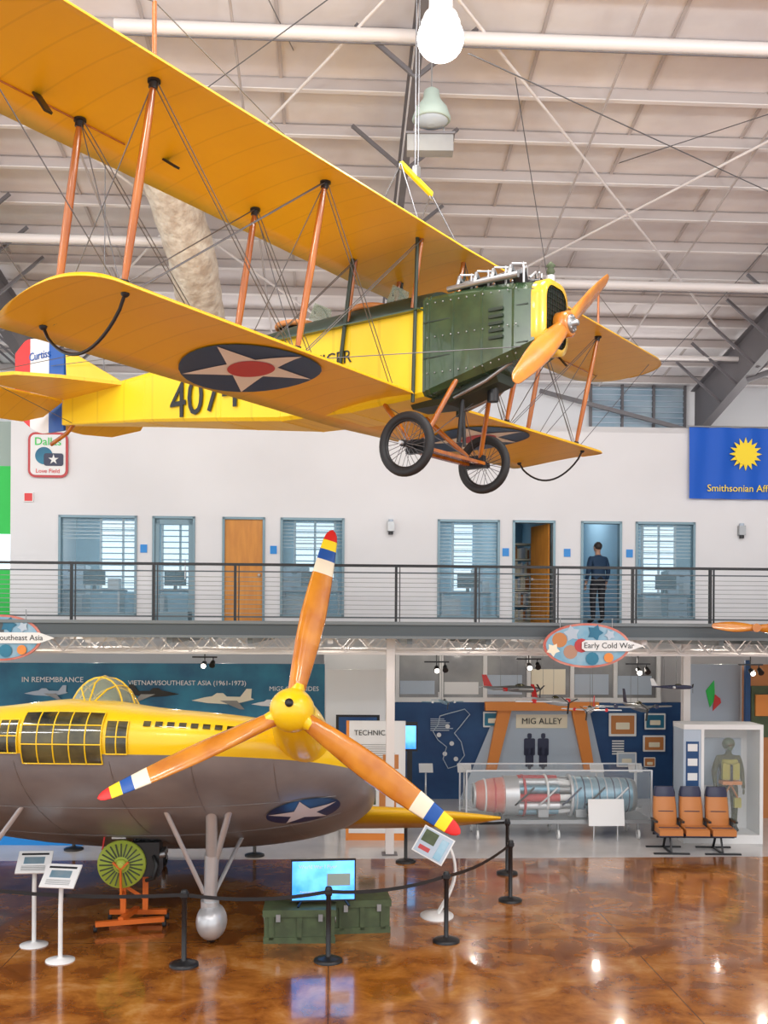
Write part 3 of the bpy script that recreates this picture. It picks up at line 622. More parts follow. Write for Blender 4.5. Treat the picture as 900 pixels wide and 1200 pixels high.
# ================================================================ TV + CRATES
def crate(loc,w,dp,h,rz):
    b=B(); b.bx(-w/2,w/2,-dp/2,dp/2,.05,h,m_crate)
    for x in(-w/2+.1,0,w/2-.1): b.bx(x-.035,x+.035,-dp/2-.02,-dp/2,.05,h,m_crate)
    b.bx(-w/2-.02,w/2+.02,-dp/2-.03,dp/2+.02,h-.09,h+.01,m_crate); b.bx(-w/2-.01,w/2+.01,-dp/2-.02,-dp/2,0,.09,m_crate); b.bx(-w/2-.01,w/2+.01,dp/2-.05,dp/2,0,.09,m_crate)
    for x in(-w*.3,w*.3): b.box((x,-dp/2-.035,h-.1),(.06,.015,.1),m_steel)
    for s_ in(-1,1): b.torus((s_*(w/2+.01),0,h*.6),(1,0,0),.06,.01,m_steel,16,6)
    b.make('green_ammunition_crate',loc=loc,rz=rz)
cA=G(352,1106); crate((cA.x,cA.y+.25,0),.98,.5,.46,.05); cB=G(424,1095); crate((cB.x,cB.y+.3,0),.8,.5,.47,.12)
c=W(380,1062,14.35); e=grp('television_monitor',(c.x,c.y+.15,.47),.12); b=B()
b.bx(-.46,.46,-.02,.03,.06,.65,m_blkm); b.bx(-.44,.44,-.026,-.02,.085,.63,m_screen)
for sg in(-1,1): b.beam((sg*.3,0,.08),(sg*.36,-.12,.012),.03,.015,m_blkm); b.beam((sg*.3,0,.08),(sg*.36,.12,.012),.03,.015,m_blkm)
b.bx(.05,.38,-.029,-.026,.28,.45,m_teal); b.make('screen_panel',e); text('World War I Flyer',.07,m_txtw,e,(-.08,-.03,.55)); text('Restoration film',.04,m_txtw,e,(-.2,-.03,.2))
c=G(150,1088); e=grp('engine_on_stand',c,.1); b=B(); zc=.95
b.lathe((-.05,-.12,zc),(0,-1,0),[(.33,-.06),(.35,0),(.34,.05),(.1,.06)],m_lime,32)
for k in range(24): a=6.283*k/24; b.beam((-.05+.12*math.cos(a),-.19,zc+.12*math.sin(a)),(-.05+.31*math.cos(a),-.19,zc+.31*math.sin(a)),.015,.02,m_crate)
b.sph((-.05,-.2,zc),(.09,.06,.09),m_lime); b.cyl((-.05,-.25,zc),(-.05,-.15,zc),.05,m_blkm)
b.box((.28,.15,zc+.05),(.4,.5,.5),m_blkm)
for k in range(3): b.cyl((.15+k*.14,.1,zc+.3),(.15+k*.14,.1,zc+.42),.06,m_blkm); b.cyl((.46,-.02+.14*k,zc+.1),(.56,-.02+.14*k,zc+.12),.05,m_steel)
b.tube([(.4,-.1,zc+.1),(.46,-.2,zc),(.42,-.2,zc-.2),(.3,-.1,zc-.25)],.03,m_blkm); b.bx(-.2,.0,-.1,.1,zc+.36,zc+.52,m_wht); b.tube([(-.15,0,zc+.5),(-.3,-.05,zc+.45),(-.33,-.1,zc+.2)],.015,m_red)
b.make('engine',e); b=B()
b.beam((-.05,.05,.2),(-.05,.05,zc-.2),.08,.08,m_orange); b.beam((.25,.2,.2),(.25,.2,zc-.15),.08,.08,m_orange); b.beam((-.4,-.25,.12),(.55,-.05,.12),.08,.07,m_orange); b.beam((-.3,.4,.12),(.55,.35,.12),.08,.07,m_orange); b.beam((-.05,-.2,.16),(.1,.4,.16),.08,.07,m_orange); b.beam((-.05,.05,.6),(.25,.2,.35),.05,.05,m_orange); b.cyl((-.05,-.12,zc-.05),(-.05,.2,zc-.05),.12,m_orange)
b.beam((-.05,-.17,zc-.5),(-.05,-.23,zc-.05),.05,.03,m_orange); b.beam((-.05,-.23,zc-.05),(.06,-.23,zc+.05),.05,.03,m_orange); b.beam((-.05,-.23,zc-.05),(-.16,-.23,zc+.05),.05,.03,m_orange); b.beam((-.05,.05,zc-.45),(-.05,-.2,zc-.45),.05,.05,m_orange)
for p in((-.4,-.25),(.55,-.05),(-.3,.4),(.55,.35)): b.cyl((p[0]-.02,p[1],.05),(p[0]+.03,p[1],.05),.05,m_blk)
b.make('orange_stand',e)
def placard(px,pb,pt,w,h,rz):
    c=G(px,pb); D=c.y; z=CAMZ-(pt-HZ)/F*D; e=grp('information_placard',c,rz); b=B()
    b.lathe((0,0,0),(0,0,1),[(.19,0),(.19,.015),(.06,.03),(.03,.05)],m_wht,24); b.tube([(0,0,.03),(0,.0,z*.6),(-.0,.02,z-.08)],.03,m_wht,10)
    T_=(.75,0,0)
    R=Matrix.Rotation(.75,3,'X'); q=lambda x,y,zz:tuple(R@V((x,y,zz))+V((0,0,z)))
    b.box((0,0,z),(w,h,.02),m_wht,T_); b.box(q(0,0,.012),(w*.94,h*.88,.006),m_wht,T_); b.box(q(0,0.02,.018),(w*.6,h*.3,.006),m_teng,T_); b.box(q(0,h*.34,.018),(w*.8,h*.08,.005),m_txt,T_)
    for k in range(4): b.box(q(0,-h*.2-k*h*.06,.018),(w*.7,.006,.004),m_steel,T_)
    b.make('placard_stand',e)
placard(42,1110,1013,.46,.36,.1); placard(73,1128,1029,.48,.36,-.15)
c=G(514,1073); e=grp('curved_information_stand',c,0); b=B(); arc=[]
b.lathe((0,0,0),(0,0,1),[(.32,0),(.32,.02),(.1,.04)],m_wht,28,sq=.8)
for k in range(13): t=k/12; arc.append((.26*math.sin(t*math.pi*.75)+.02,.0,.03+1.0*t))
b.tube(arc,.022,m_wht,8); b.tube([(p[0],.12,p[2]) for p in arc],.022,m_wht,8)
TR=(.95,.45,-.25); Rm=Matrix.Rotation(TR[2],3,'Z')@Matrix.Rotation(TR[1],3,'Y')@Matrix.Rotation(TR[0],3,'X'); q=lambda x,y,zz:tuple(Rm@V((x,y,zz))+V((-.06,0,1.08)))
b.box(q(0,0,0),(.52,.46,.02),m_wht,TR); b.box(q(0,0,.013),(.48,.42,.006),m_pale,TR); b.box(q(-.10,.08,.019),(.22,.2,.005),m_crate,TR); b.box(q(.14,-.02,.019),(.12,.34,.005),m_teng,TR); b.box(q(-.10,-.12,.019),(.18,.07,.005),m_redi,TR); b.make('stand',e)
# ================================================================ BIPLANE
e=grp('biplane',(.667,10.94,6.253),-math.radians(35.35))
TT=[0,.012,.05,.12,.25,.4,.55,.7,.85,1]
class Wing:
    def __init__(s,f0,c,h,z0,dih,inc,tipw,rake): s.f0,s.c,s.h,s.z0,s.dih,s.inc,s.tipw,s.rake=f0,c,h,z0,dih,inc,tipw,rake
    def lt(s,y):
        q=min(1,max(0,(abs(y)-(s.h-s.tipw))/s.tipw)); k=1-math.sqrt(max(0,1-q*q))
        return s.f0-s.rake*s.c*k, s.f0-s.c+(.94-s.rake)*s.c*k
    def pt(s,x,y,up=False):
        t=(s.f0-x)/s.c; z=s.z0+s.dih*abs(y)-s.inc*t*s.c+.05*math.sin(math.pi*min(1,max(0,t))**.85)
        le,te=s.lt(y); tt=(le-x)/max(le-te,.01); th=.095*(le-te)/s.c*(max(0,tt)**.45)*max(0,1-tt)**.9*1.8
        return V((x,y,z+(th if up else 0)))
    def build(s,b,mat):
        h,tw=s.h,s.tipw; inner=[k/24*(h-tw) for k in range(25)]; tip=[h-tw+tw*math.sin(k/10*math.pi/2) for k in range(1,11)]
        P=inner+tip; ys=[-p for p in P[::-1]]+P[1:]; R=[]
        for y in ys:
            le,te=s.lt(y); up=[s.pt(le+(te-le)*t,y,True) for t in TT]; lo=[s.pt(le+(te-le)*t,y) for t in TT]
            R.append(up+lo[::-1][1:-1]+[lo[0]-V((0,0,.008))])
        b.loft(R,mat)
UW=Wing(.2,1.5,6.6,2.17,.012,.055,1.0,.55); LW=Wing(-.13,1.42,4.62,.58,.020,.080,.28,.3)
b=B(); UW.build(b,m_yfab); b.make('upper_wing',e)
b=B(); LW.build(b,m_yfab); b.make('lower_wing',e)
b=B()
for sg in(-1,1):
    cx,cy=-.86,sg*2.14
    mp=lambda off:(lambda x,y:LW.pt(x,y)-V((0,0,off)))
    b.decal([(p[0]*.94,p[1]*1.04) for p in circ(.68)],mp(.012),m_blue,(cx,cy),8,1); b.decal([(p[1]*.95,p[0]*1.04) for p in star(.66)],mp(.017),m_wht,(cx,cy),8,3); b.decal(circ(.225),mp(.022),m_redi,(cx,cy),4,1)
b.make('wing_insignia',e)
b=B()
for sg in(-1,1):
    b.tube([UW.pt(-.95,sg*y)-V((0,0,.006)) for y in(3.6,4.2,4.8,5.4,6.0)],.008,m_wood,5)
    b.beam(UW.pt(-.9,sg*4.5),UW.pt(-.75,sg*4.5)-V((0,0,.20)),.07,.02,m_blkm); b.beam(UW.pt(-.9,sg*3.2),UW.pt(-.75,sg*3.2)-V((0,0,.12)),.06,.02,m_blkm)
b.make('aileron_horns',e)
def fsec(f,hw,zb,zt,r=.05):
    P=[(-hw,zb+r),(-hw+r,zb),(hw-r,zb),(hw,zb+r),(hw,zt-r),(hw-r,zt),(-hw+r,zt),(-hw,zt-r)]
    return [V((f,p[0],p[1])) for p in P]
st_=[(1.16,.27,.90,1.58,.09),(.85,.34,.80,1.60,.08),(.5,.38,.70,1.60,.06),(-.05,.42,.56,1.58,.04)]
b=B(); b.loft([fsec(*q) for q in st_],m_green,True,False)
for q in(.95,.62,.3,.02,-.03):
    k=st_
    for i in range(3):
        if k[i+1][0]<=q<=k[i][0]:
            t=(k[i][0]-q)/(k[i][0]-k[i+1][0]); sx=[k[i][j]+(k[i+1][j]-k[i][j])*t for j in range(5)]
            R=[fsec(q-.012,sx[1]+.006,sx[2]-.006,sx[3]+.006,sx[4]),fsec(q+.012,sx[1]+.006,sx[2]-.006,sx[3]+.006,sx[4])]; b.loft(R,m_green,True,False)
for i in range(5): b.box((.78,-.362,1.05+.07*i),(.16,.02,.03),m_dkgreen)
for i in range(12):
    for z in(.78,1.15,1.5): b.sph((1.0-i*.09,-.352-.0068*i,z if z>1 else max(z,.86-i*.02)),.009,m_steel,6,4)
for z in(1.35,.98): b.beam((1.1,-.29,z),(-.04,-.428,z-.04),.012,.012,m_dkgreen)
b.make('engine_cowling',e)
st2=[(-.05,.42,.56,1.50,.04),(-1,.43,.50,1.50,.04),(-2,.43,.52,1.48,.04),(-3,.37,.64,1.45,.04),(-4.5,.25,.82,1.42,.03),(-6.45,.045,1.02,1.38,.01)]
b=B(); b.loft([fsec(*q) for q in st2],m_yfus,True,False)
for q in st2[1:-1]: b.loft([fsec(q[0]-.01,q[1]+.004,q[2]-.004,q[3]+.004),fsec(q[0]+.01,q[1]+.004,q[2]-.004,q[3]+.004)],m_yfus,True,False)
b.make('fuselage',e)
b=B(); R=[]
for f,hw,zt in((-.0,.40,1.72),(-.5,.42,1.72),(-1.2,.42,1.70),(-2.0,.42,1.67),(-2.7,.38,1.62),(-3.0,.35,1.55)):
    R.append([V((f,-hw*math.cos(math.pi*k/10),1.40+(zt-1.40)*math.sin(math.pi*k/10)**.7)) for k in range(11)])
b.loft(R,m_dkgreen,True)
R=[]
for f,hw,zt in((-3.0,.35,1.55),(-4.5,.24,1.5),(-6.4,.04,1.42)): R.append([V((f,-hw*math.cos(math.pi*k/8),1.38+(zt-1.38)*math.sin(math.pi*k/8)**.8)) for k in range(9)])
b.loft(R,m_yfus,True)
for sg in(-1,1): b.beam((-.05,sg*.425,1.45),(-2.2,sg*.435,1.43),.14,.015,m_green)
for f in(-1.0,-2.1):
    b.torus((f,0,1.70),(0,0,1),.24,.035,m_tan,28,8); b.lathe((f,0,1.69),(0,0,1),[(.22,0),(.22,.012)],m_blk,24)
    b.prism([(-.2,0),(.2,0),(.15,.2),(-.15,.2)],(f+.33,0,1.70),(0,1,0),(.25,0,.97),.01,m_canopy); b.torus((f+.36,0,1.78),(1,0,.2),.12,.01,m_blkm,16,5,0,3.14)
b.make('cockpit_decking',e)
b=B(); b.loft([fsec(.7,.2,.66,.8),fsec(.1,.24,.50,.7),fsec(-.35,.2,.50,.6)],m_dkgreen,True,False)
b.tube([(.9,-.2,.84),(.6,-.25,.66),(.2,-.2,.55)],.02,m_steel,6); b.tube([(.8,.15,.82),(.5,.2,.62),(.1,.2,.5)],.025,m_steel,6); b.cyl((.55,0,.72),(.55,0,.5),.06,m_blkm); b.make('oil_pan',e)
b=B(); rr=rrect(.56,.72,.18,6); R1=[V((1.16,p[0],1.25+p[1])) for p in rr]; R2=[V((1.26,p[0],1.25+p[1])) for p in rr]; R3=[V((1.27,p[0]*.80,1.25+p[1]*.84)) for p in rr]; R4=[V((1.25,p[0]*.80,1.25+p[1]*.84)) for p in rr]
b.loft([[V((1.13,p[0]*1.02,1.25+p[1])) for p in rr],R1,R2,R3],m_brass,False); b.add(R4,[tuple(range(len(R4)))],m_blkm)
for k in range(9): b.bx(1.252,1.262,-.22+k*.055,-.217+k*.055,.97,1.53,m_dkgreen)
for k in range(11): b.bx(1.252,1.262,-.22,.22,.98+k*.055,.983+k*.055,m_dkgreen)
b.cyl((1.2,0,1.6),(1.2,0,1.68),.045,m_silver); b.lathe((1.2,0,1.68),(0,0,1),[(.02,0),(.045,.04),(.03,.08),(.05,.1),(.01,.14)],m_crate,12); b.make('radiator',e)
b=B()
for sg in(-1,1):
    for k in range(4):
        x=.95-k*.2; b.cyl((x,sg*.1,1.53),(x,sg*.2,1.70),.075,m_blkm); b.cyl((x,sg*.2,1.70),(x,sg*.215,1.73),.05,m_steel)
        b.tube([(x,sg*.19,1.72),(x+.03,sg*.1,1.79),(x,sg*.03,1.72)],.014,m_silver,6); b.tube([(x-.06,sg*.2,1.72),(x-.05,sg*.27,1.76),(x-.05,sg*.31,1.66)],.024,m_steel,6)
        b.cyl((x+.05,sg*.2,1.66),(x+.05,sg*.2,1.80),.010,m_silver,n=6); b.cyl((x+.05,sg*.15,1.80),(x-.05,sg*.26,1.79),.010,m_silver,n=6); b.cyl((x+.08,sg*.25,1.58),(x+.08,sg*.25,1.74),.012,m_silver,n=6)
    b.tube([(1.0,sg*.31,1.65),(.6,sg*.32,1.65),(.2,sg*.33,1.64)],.032,m_steel,8)
b.tube([(1.1,0,1.64),(.6,0,1.68),(.25,0,1.68)],.04,m_blkm); b.make('engine_top',e)
b=B(); dv=V((0,1.08,.78)).normalized(); O=(1.36,0,1.165)
for s_ in(1,-1): blade(b,O,(1,0,0),dv*s_,1.32,.24,[(2,m_wood2)],.45,.06,.14)
b.lathe((1.26,0,1.165),(1,0,0),[(.04,-.02),(.04,0),(.13,.03),(.13,.16),(.11,.17)],m_wood2,20); b.lathe((1.43,0,1.165),(1,0,0),[(.09,0),(.09,.015),(.03,.02),(.03,.07),(.015,.08)],m_steel,16)
for k in range(8): a=6.283*k/8; b.cyl((1.44,.07*math.cos(a),1.165+.07*math.sin(a)),(1.455,.07*math.cos(a),1.165+.07*math.sin(a)),.01,m_silver,n=6)
b.make('propeller',e)
b=B(); fu,fl=-.07,-.40; ru,rl=-.93,-1.24
for sg in(-1,1):
    for y in(2.02,4.07):
        for a,c2 in((fu,fl),(ru,rl)):
            p=UW.pt(a,sg*y);q=LW.pt(c2,sg*y,True); m=p.lerp(q,.5)
            b.tube([p,p.lerp(q,.12),m,p.lerp(q,.88),q],[.020,.030,.036,.030,.020],m_wood,10)
            b.cyl(p,p.lerp(q,.04),.035,m_blkm); b.cyl(p-V((0,0,.0)),p-V((0,0,.02)),.05,m_blkm); b.cyl(q,q.lerp(p,.04),.035,m_blkm)
    for a in(fu,ru): b.tube([UW.pt(a,sg*.42),V((a-.12,sg*.40,1.5))],.025,m_wood,8)
    b.tube([UW.pt(fu-.02,sg*.47),V((-.15,sg*.45,.5))],.020,m_dkgreen,8); b.tube([UW.pt(ru,sg*.47),V((-1.15,sg*.45,.75))],.022,m_dkgreen,8)
    for y in(4.07,):
        for a in(fu,ru): b.tube([UW.pt(a,sg*y,True),UW.pt(a,sg*y,True)+V((0,0,.52))],.018,m_wood,8)
b.make('wing_struts',e)
b=B(); wr=.005
def wire(p,q): b.cyl(p,q,wr,m_wire,n=5,caps=False)
for sg in(-1,1):
    for a,c2 in((fu,fl),(ru,rl)):
        for y0,y1 in((.42,2.02),(2.02,4.07)):
            for o in(-.02,.02):
                wire(UW.pt(a+o,sg*y0),LW.pt(c2+o,sg*y1)); wire(UW.pt(a+o,sg*y1),LW.pt(c2+o,sg*y0))
        wire(UW.pt(a,sg*4.07,True)+V((0,0,.52)),UW.pt(a,sg*6.0,True)); wire(UW.pt(a,sg*4.07,True)+V((0,0,.52)),UW.pt(a,sg*2.1,True))
        wire(UW.pt(a,sg*6.0),LW.pt(c2,sg*4.07))
    for y in(2.02,4.07): wire(UW.pt(fu,sg*y),LW.pt(rl,sg*y)); wire(UW.pt(ru,sg*y),LW.pt(fl,sg*y))
    wire(V((-6.2,0,2.0)),V((-6.2,sg*1.5,1.42))); wire(V((-6.2,0,1.0)),V((-6.2,sg*1.5,1.38))); wire(V((-6.7,sg*.05,1.9)),V((-2.2,sg*.4,1.5)))
wire((1.1,-.2,.95),LW.pt(fl,-2.02)); wire((1.1,.2,.95),LW.pt(fl,2.02))
b.make('rigging_wires',e)
b=B()
for sg in(-1,1):
    P=[]
    for k in range(17):
        t=k/16; P.append(V((fl+.08-1.0*t,sg*4.12,LW.pt(fl+.08-1.0*t,sg*4.12).z-.36*math.sin(math.pi*t)**.7)))
    b.tube(P,.014,m_blkm,8)
    for q in(P[0],P[-1]): b.sph(q,.035,m_blkm,8,6)
b.make('wing_skids',e)
b=B()
for sg in(-1,1):
    yw=sg*.78
    b.torus((0,yw,0),(0,1,0),.285,.045,m_blk,40,12); b.torus((0,yw,0),(0,1,0),.245,.018,m_blkm,32,8)
    for k in range(28):
        a=6.283*k/28; a2=a+(.25 if k%2 else -.25); off=.05*(1 if k%4<2 else -1)
        b.cyl((.03*math.cos(a2),yw+off,.03*math.sin(a2)),(.242*math.cos(a),yw,.242*math.sin(a)),.0035,m_wire,n=4,caps=False)
    b.cyl((0,yw-.08,0),(0,yw+.08,0),.035,m_blkm); b.cyl((0,yw,0),(0,yw+sg*.12,0),.02,m_silver)
    b.tube([V((.33,sg*.34,.72)),V((.05,sg*.60,.02))],.028,m_wood,8); b.tube([V((-.55,sg*.38,.53)),V((-.05,sg*.60,.02))],.028,m_wood,8)
    b.box((0,sg*.60,.0),(.22,.07,.14),m_blkm)
    wire((.33,sg*.34,.72),(0,-sg*.6,0)); wire((-.55,sg*.38,.53),(0,-sg*.6,0))
b.cyl((0,-.82,0),(0,.82,0),.025,m_blkm); b.beam((.09,-.6,-.02),(.09,.6,-.02),.06,.035,m_wood); b.beam((-.09,-.6,-.02),(-.09,.6,-.02),.06,.035,m_wood)
b.tube([(.25,-.1,.62),(.2,-.1,.1)],.025,m_blkm); b.tube([(.1,.15,.55),(.12,.15,.1)],.02,m_blkm); b.make('landing_gear',e)
b=B()
for sg in(-1,1):
    P=[(-4.9,.0),(-5.35,.9),(-5.7,1.35),(-6.35,1.55),(-6.4,0)]
    b.prism([(p[0],sg*p[1]) for p in P][::sg],(0,0,1.37),(1,0,0),(0,1,0),.045,m_yfab)
    dz=V((-.92,0,-.38)); b.prism([(q[0],sg*q[1]) for q in [(0,.06),(0,1.5),(.3,1.62),(.62,1.3),(.70,.8),(.66,.3),(.45,.08)]],(-6.43,0,1.38),dz,(0,1,0),.04,m_yfab)
b.make('tailplane',e)
b=B(); b.prism([(-5.1,1.42),(-6.38,1.42),(-6.42,2.05),(-6.2,2.0)],(0,.015,0),(1,0,0),(0,0,1),.03,m_yel)
def rud(x0,x1,mat):
    n=6;top=[];bot=[]
    for k in range(n+1):
        x=x0+(x1-x0)*k/n; t=x/1.1; top.append((-6.45-x,2.08+.30*math.sin(min(1,t*1.3)*math.pi/2)-.9*max(0,t-.8)**1.2)); bot.append((-6.45-x,.95+.55*max(0,t-.4)**1.6*1.5))
    b.prism(top+bot[::-1],(0,.02,0),(1,0,0),(0,0,1),.04,mat)
rud(0,.34,m_blue2); rud(.34,.78,m_wht); rud(.78,1.15,m_red)
b.tube([(-6.2,0,1.05),(-6.4,0,.9),(-6.75,0,.78)],.03,m_wood,8)
b.make('fin_and_rudder',e)
text('Curtiss',.17,m_blue2,e,(-7.0,-.03,2.1),(math.pi/2,0,0))
text('4074',.66,m_txt,e,(-3.28,-.37,.97),(math.pi/2,0,-math.radians(4.6)),ext=.004)
text('SUPPLY OFFICER',.20,m_txt,e,(-1.70,-.437,1.10),(math.pi/2,0,0),ext=.002)
b=B(); wr=.008; AP=V((-.42,0,3.05)); TOP=V((-.42,0,roofz(11.2)-6.253-.16))
b.beam(AP+V((0,-.30,.06)),AP+V((0,.30,-.06)),.04,.05,m_ylw); b.box(AP+V((0,0,.08)),(.06,.07,.12),m_steel)
for sg in(-1,1):
    pe=AP+V((0,sg*.30,-sg*.06)); b.torus(pe-V((0,0,.03)),(1,0,0),.03,.008,m_steel,14,5); wire(UW.pt(fu,sg*.42,True),pe); wire(UW.pt(ru,sg*.42,True),pe)
wire(AP+V((0,-.03,.1)),TOP); wire(AP+V((0,.03,.1)),TOP+V((0,.06,0))); wire((-5.6,0,1.45),(-5.6,0,roofz(14)-6.253-.35))
b.make('lifting_spreader_bar',e)
# ================================================================ DISC WING AIRPLANE
PITCH=math.radians(23)
e=grp('disc_wing_airplane',(-3.98,12.6,3.12),rot=(-PITCH,0,-math.radians(2.5)))
HS=3.76
def le_te(x):
    q=min(1,abs(x)/HS); return 2.6*(1-(1-q**3)**(1/3)), 2.6+4.7*(1-q**2.2)**(1/2.2)
def surf(x,s,off=0):
    le,te=le_te(x); c=max(te-le,.05); t=s*s
    z=5*.185*c*(.2969*math.sqrt(t)-.126*t-.3516*t*t+.2843*t**3-.1036*t**4)
    bul=math.exp(-(x/.85)**2)*.20*math.sin(min(1,t*2.2+.0)*math.pi)**.8 if s>0 else 0
    if s<0: z=-z*1.14
    return V((x,le+t*c-off*(1-min(1,t*8)),z+bul+(off if s>0 else -off)))
b=B(); n=60; xs=[HS*math.sin(-math.pi/2+math.pi*k/n) for k in range(n+1)]; ss=[-1+2*k/48 for k in range(49)]
ri=[[surf(x,s_) for x in xs] for s_ in ss]
cut=21
b.loft(ri[:cut+1],m_sil,False,True,False); b.loft(ri[cut:],m_yel,False,True,False); b.make('disc_body',e)
b=B()
def patch(x0,x1,s0,s1,off,mat,nx=8,ns=6):
    b.loft([[surf(x0+(x1-x0)*i/nx,s0+(s1-s0)*j/ns,off) for i in range(nx+1)] for j in range(ns+1)],mat,False,True,False)
def gl(x0,x1,s0,s1,nx,ns):
    patch(x0,x1,s0,s1,.012,m_dglass,nx*3,8)
    for k in range(nx+1):
        x=x0+(x1-x0)*k/nx; b.tube([surf(x,s0+(s1-s0)*j/8,.014) for j in range(9)],.009,m_yel,6)
    for k in range(ns+1):
        s_=s0+(s1-s0)*k/ns; b.tube([surf(x0+(x1-x0)*j/12,s_,.014) for j in range(13)],.009,m_yel,6)
gl(-.48,.52,-.17,.12,5,3); gl(-.76,-.53,-.12,.06,2,2); gl(.57,.84,-.12,.06,2,2)
for sg in(-1,1):
    for k in range(9): x=sg*(1.02+.145*k); patch(min(x,x+.09*sg),max(x,x+.09*sg),.03,.07,.008,m_dglass,2,3)
for xx in(-2.6,-1.6,-.6,.6,1.6,2.6): b.tube([surf(xx,-s_,.002) for s_ in [.16+.03*k for k in range(24)]],.0035,m_steel,4)
for s_ in(.4,.6): b.tube([surf(-3.3+.2*k,-s_,.002) for k in range(34)],.0035,m_steel,4)
b.make('nose_glazing',e)
b=B(); R=[]; CX=.14
for k in range(13):
    t=k/12; y=.45+2.1*t; h=.66*math.sin(math.pi*min(1,t*1.0)**.72)**.75+.001; w=.44*math.sin(math.pi*t**.8)**.6+.01
    R.append([V((CX-w*math.cos(math.pi*j/14),y,.44+.05*t+h*math.sin(math.pi*j/14))) for j in range(15)])
b.loft(R,m_canopy,False,True,False)
for k in(2,4,6,8,10): b.tube(R[k],.013,m_yel,5)
for j in(0,4,7,10,14): b.tube([r[j] for r in R],.012,m_yel,5)
b.sph((CX,1.5,.65),(.14,.14,.22),m_crate,10,8); b.cyl((CX,1.55,.35),(CX,1.5,.6),.2,m_crate); b.make('canopy',e)
HX,HY,HZl=2.91,-.38,.15
for sg in(-1,1):
    b=B(); b.lathe((sg*HX,HY+.05,HZl),(0,1,-.0),[(.20,0),(.25,.1),(.29,.3),(.33,.6),(.36,1.0),(.34,1.6),(.26,2.3),(.12,3.0)],m_yel,28); b.make('nacelle',e)
    b=B(); b.lathe((sg*HX,HY,HZl),(0,-1,0),[(.24,-.1),(.27,0),(.26,.1),(.21,.2),(.12,.27),(.05,.29)],m_yel,28)
    b.lathe((sg*HX,HY-.28,HZl),(0,-1,0),[(.05,0),(.05,.04),(.01,.05)],m_blkm,12)
    for a in(9,126,243.5):
        ar=math.radians(a); dd=V((math.sin(ar),0,math.cos(ar)))
        blade(b,(sg*HX,HY-.03,HZl),(0,-1,0),dd,2.45,.34,[(.741,m_wood2),(.821,m_cream),(.881,m_blue2),(.936,m_ylw),(2,m_red)],.5,.09,.16)
        c=V((sg*HX,HY-.03,HZl)); b.cyl(c+dd*.2,c+dd*.32,.11,m_yel,.09)
    b.make('propeller',e)
b=B()
def umap(x,y):
    le,te=le_te(x); return surf(x,-math.sqrt(max(.0004,(y-le)/(te-le))),.012)
def umap2(x,y):
    p=umap(x,y); return p-V((0,0,.006))
for sx in(-2.84,2.84):
    b.decal(circ(.50),umap,m_blue,(sx,1.80),8,1); b.decal([(-p[0],-p[1]) for p in star(.48)],umap2,m_wht,(sx,1.80),8,3)
b.make('underside_insignia',e)
b=B()
for sg in(-1,1):
    R=[]
    for k in range(9):
        t=k/8; x=sg*(2.6+3.1*t); le=4.0+.5*t*t; te=5.6-.35*t-(.6*t**6); c=te-le; R.append([V((x,le,0)),V((x,le+.08*c,.05*c+.01)),V((x,le+.4*c,.06*c+.01)),V((x,te,0)),V((x,le+.4*c,-.06*c-.01)),V((x,le+.08*c,-.05*c-.01))])
    b.loft(R,m_yfab,True)
    b.prism([(5.2,.1),(7.0,.1),(7.2,1.1),(6.7,1.25),(6.1,1.1)],(sg*1.5,0,0),(0,1,0),(0,0,1),.06,m_yel)
b.make('tail_surfaces',e)
inv=e.matrix_world.inverted()
b=B(); T=lambda p: inv@V(p)
def c_(p,q,r,m,r2=None): b.cyl(T(p),T(q),r,m,r2,n=14)
for gx,gs in((-2.38,1),(-5.95,-1)):
    c_((gx+.14*gs,13.35,2.42),(gx+.03,14.10,1.25),.07,m_silver,.085); c_((gx+.03,14.10,1.27),(gx-.02,14.25,.55),.10,m_silver,.09); c_((gx-.02,14.25,.6),(gx-.02,14.27,.42),.13,m_silver)
    c_((gx-(.62 if gs>0 else -1.5),13.3,2.38),(gx-.1*gs,14.2,.72),.033,m_silver); c_((gx+.42*gs,13.45,2.2),(gx+.07*gs,14.15,1.15),.045,m_silver); c_((gx+.3*gs,15.2,1.3),(gx,14.25,.6),.03,m_silver)
    vs=B(); vs.sph((gx,14.28,.30),(.215,.30,.26),m_silver,24,16); b.add([T(v) for v in vs.v],vs.f,m_silver,True)
    vs=B(); vs.torus((gx,14.30,.22),(1,0,0),.15,.07,m_blk,32,10); b.add([T(v) for v in vs.v],vs.f,m_blk,True)
c_((-4.85,13.4,2.3),(-5.85,14.2,1.1),.04,m_silver)
c_((-4,18.6,.9),(-4,18.8,.15),.05,m_silver); vs=B(); vs.torus((-4,18.8,.13),(1,0,0),.09,.04,m_blk,24,8); b.add([T(v) for v in vs.v],vs.f,m_blk,True)
b.make('undercarriage',e)
# ================================================================ CEILING ITEMS
def highbay(loc,lit):
    e=grp('high_bay_light',loc); b=B()
    if lit: b.sph((0,0,0),(.24,.24,.22),m_lamp,24,14); b.lathe((0,0,.16),(0,0,1),[(.2,0),(.17,.08),(.12,.1),(.12,.3),(.05,.34)],m_wht,24)
    else:
        b.lathe((0,0,0),(0,0,1),[(.24,-.02),(.26,0),(.21,.15),(.12,.26),(.10,.38),(.04,.42)],m_teal,24); b.lathe((0,0,-.05),(0,0,1),[(.05,-.03),(.19,0),(.23,.04)],m_pale,20)
        b.bx(-.32,.30,.1,.3,-.36,-.12,m_greyp); b.bx(-.34,.32,.08,.32,-.14,-.11,m_beam)
        for sx in(-.2,.2): b.cyl((sx,.2,-.12),(sx*.3,.1,.3),.01,m_steel,n=5)
    b.cyl((0,0,.3),(0,0,roofz(loc[1])-loc[2]-.25),.012,m_steel,n=6); b.make('fixture',e); return e
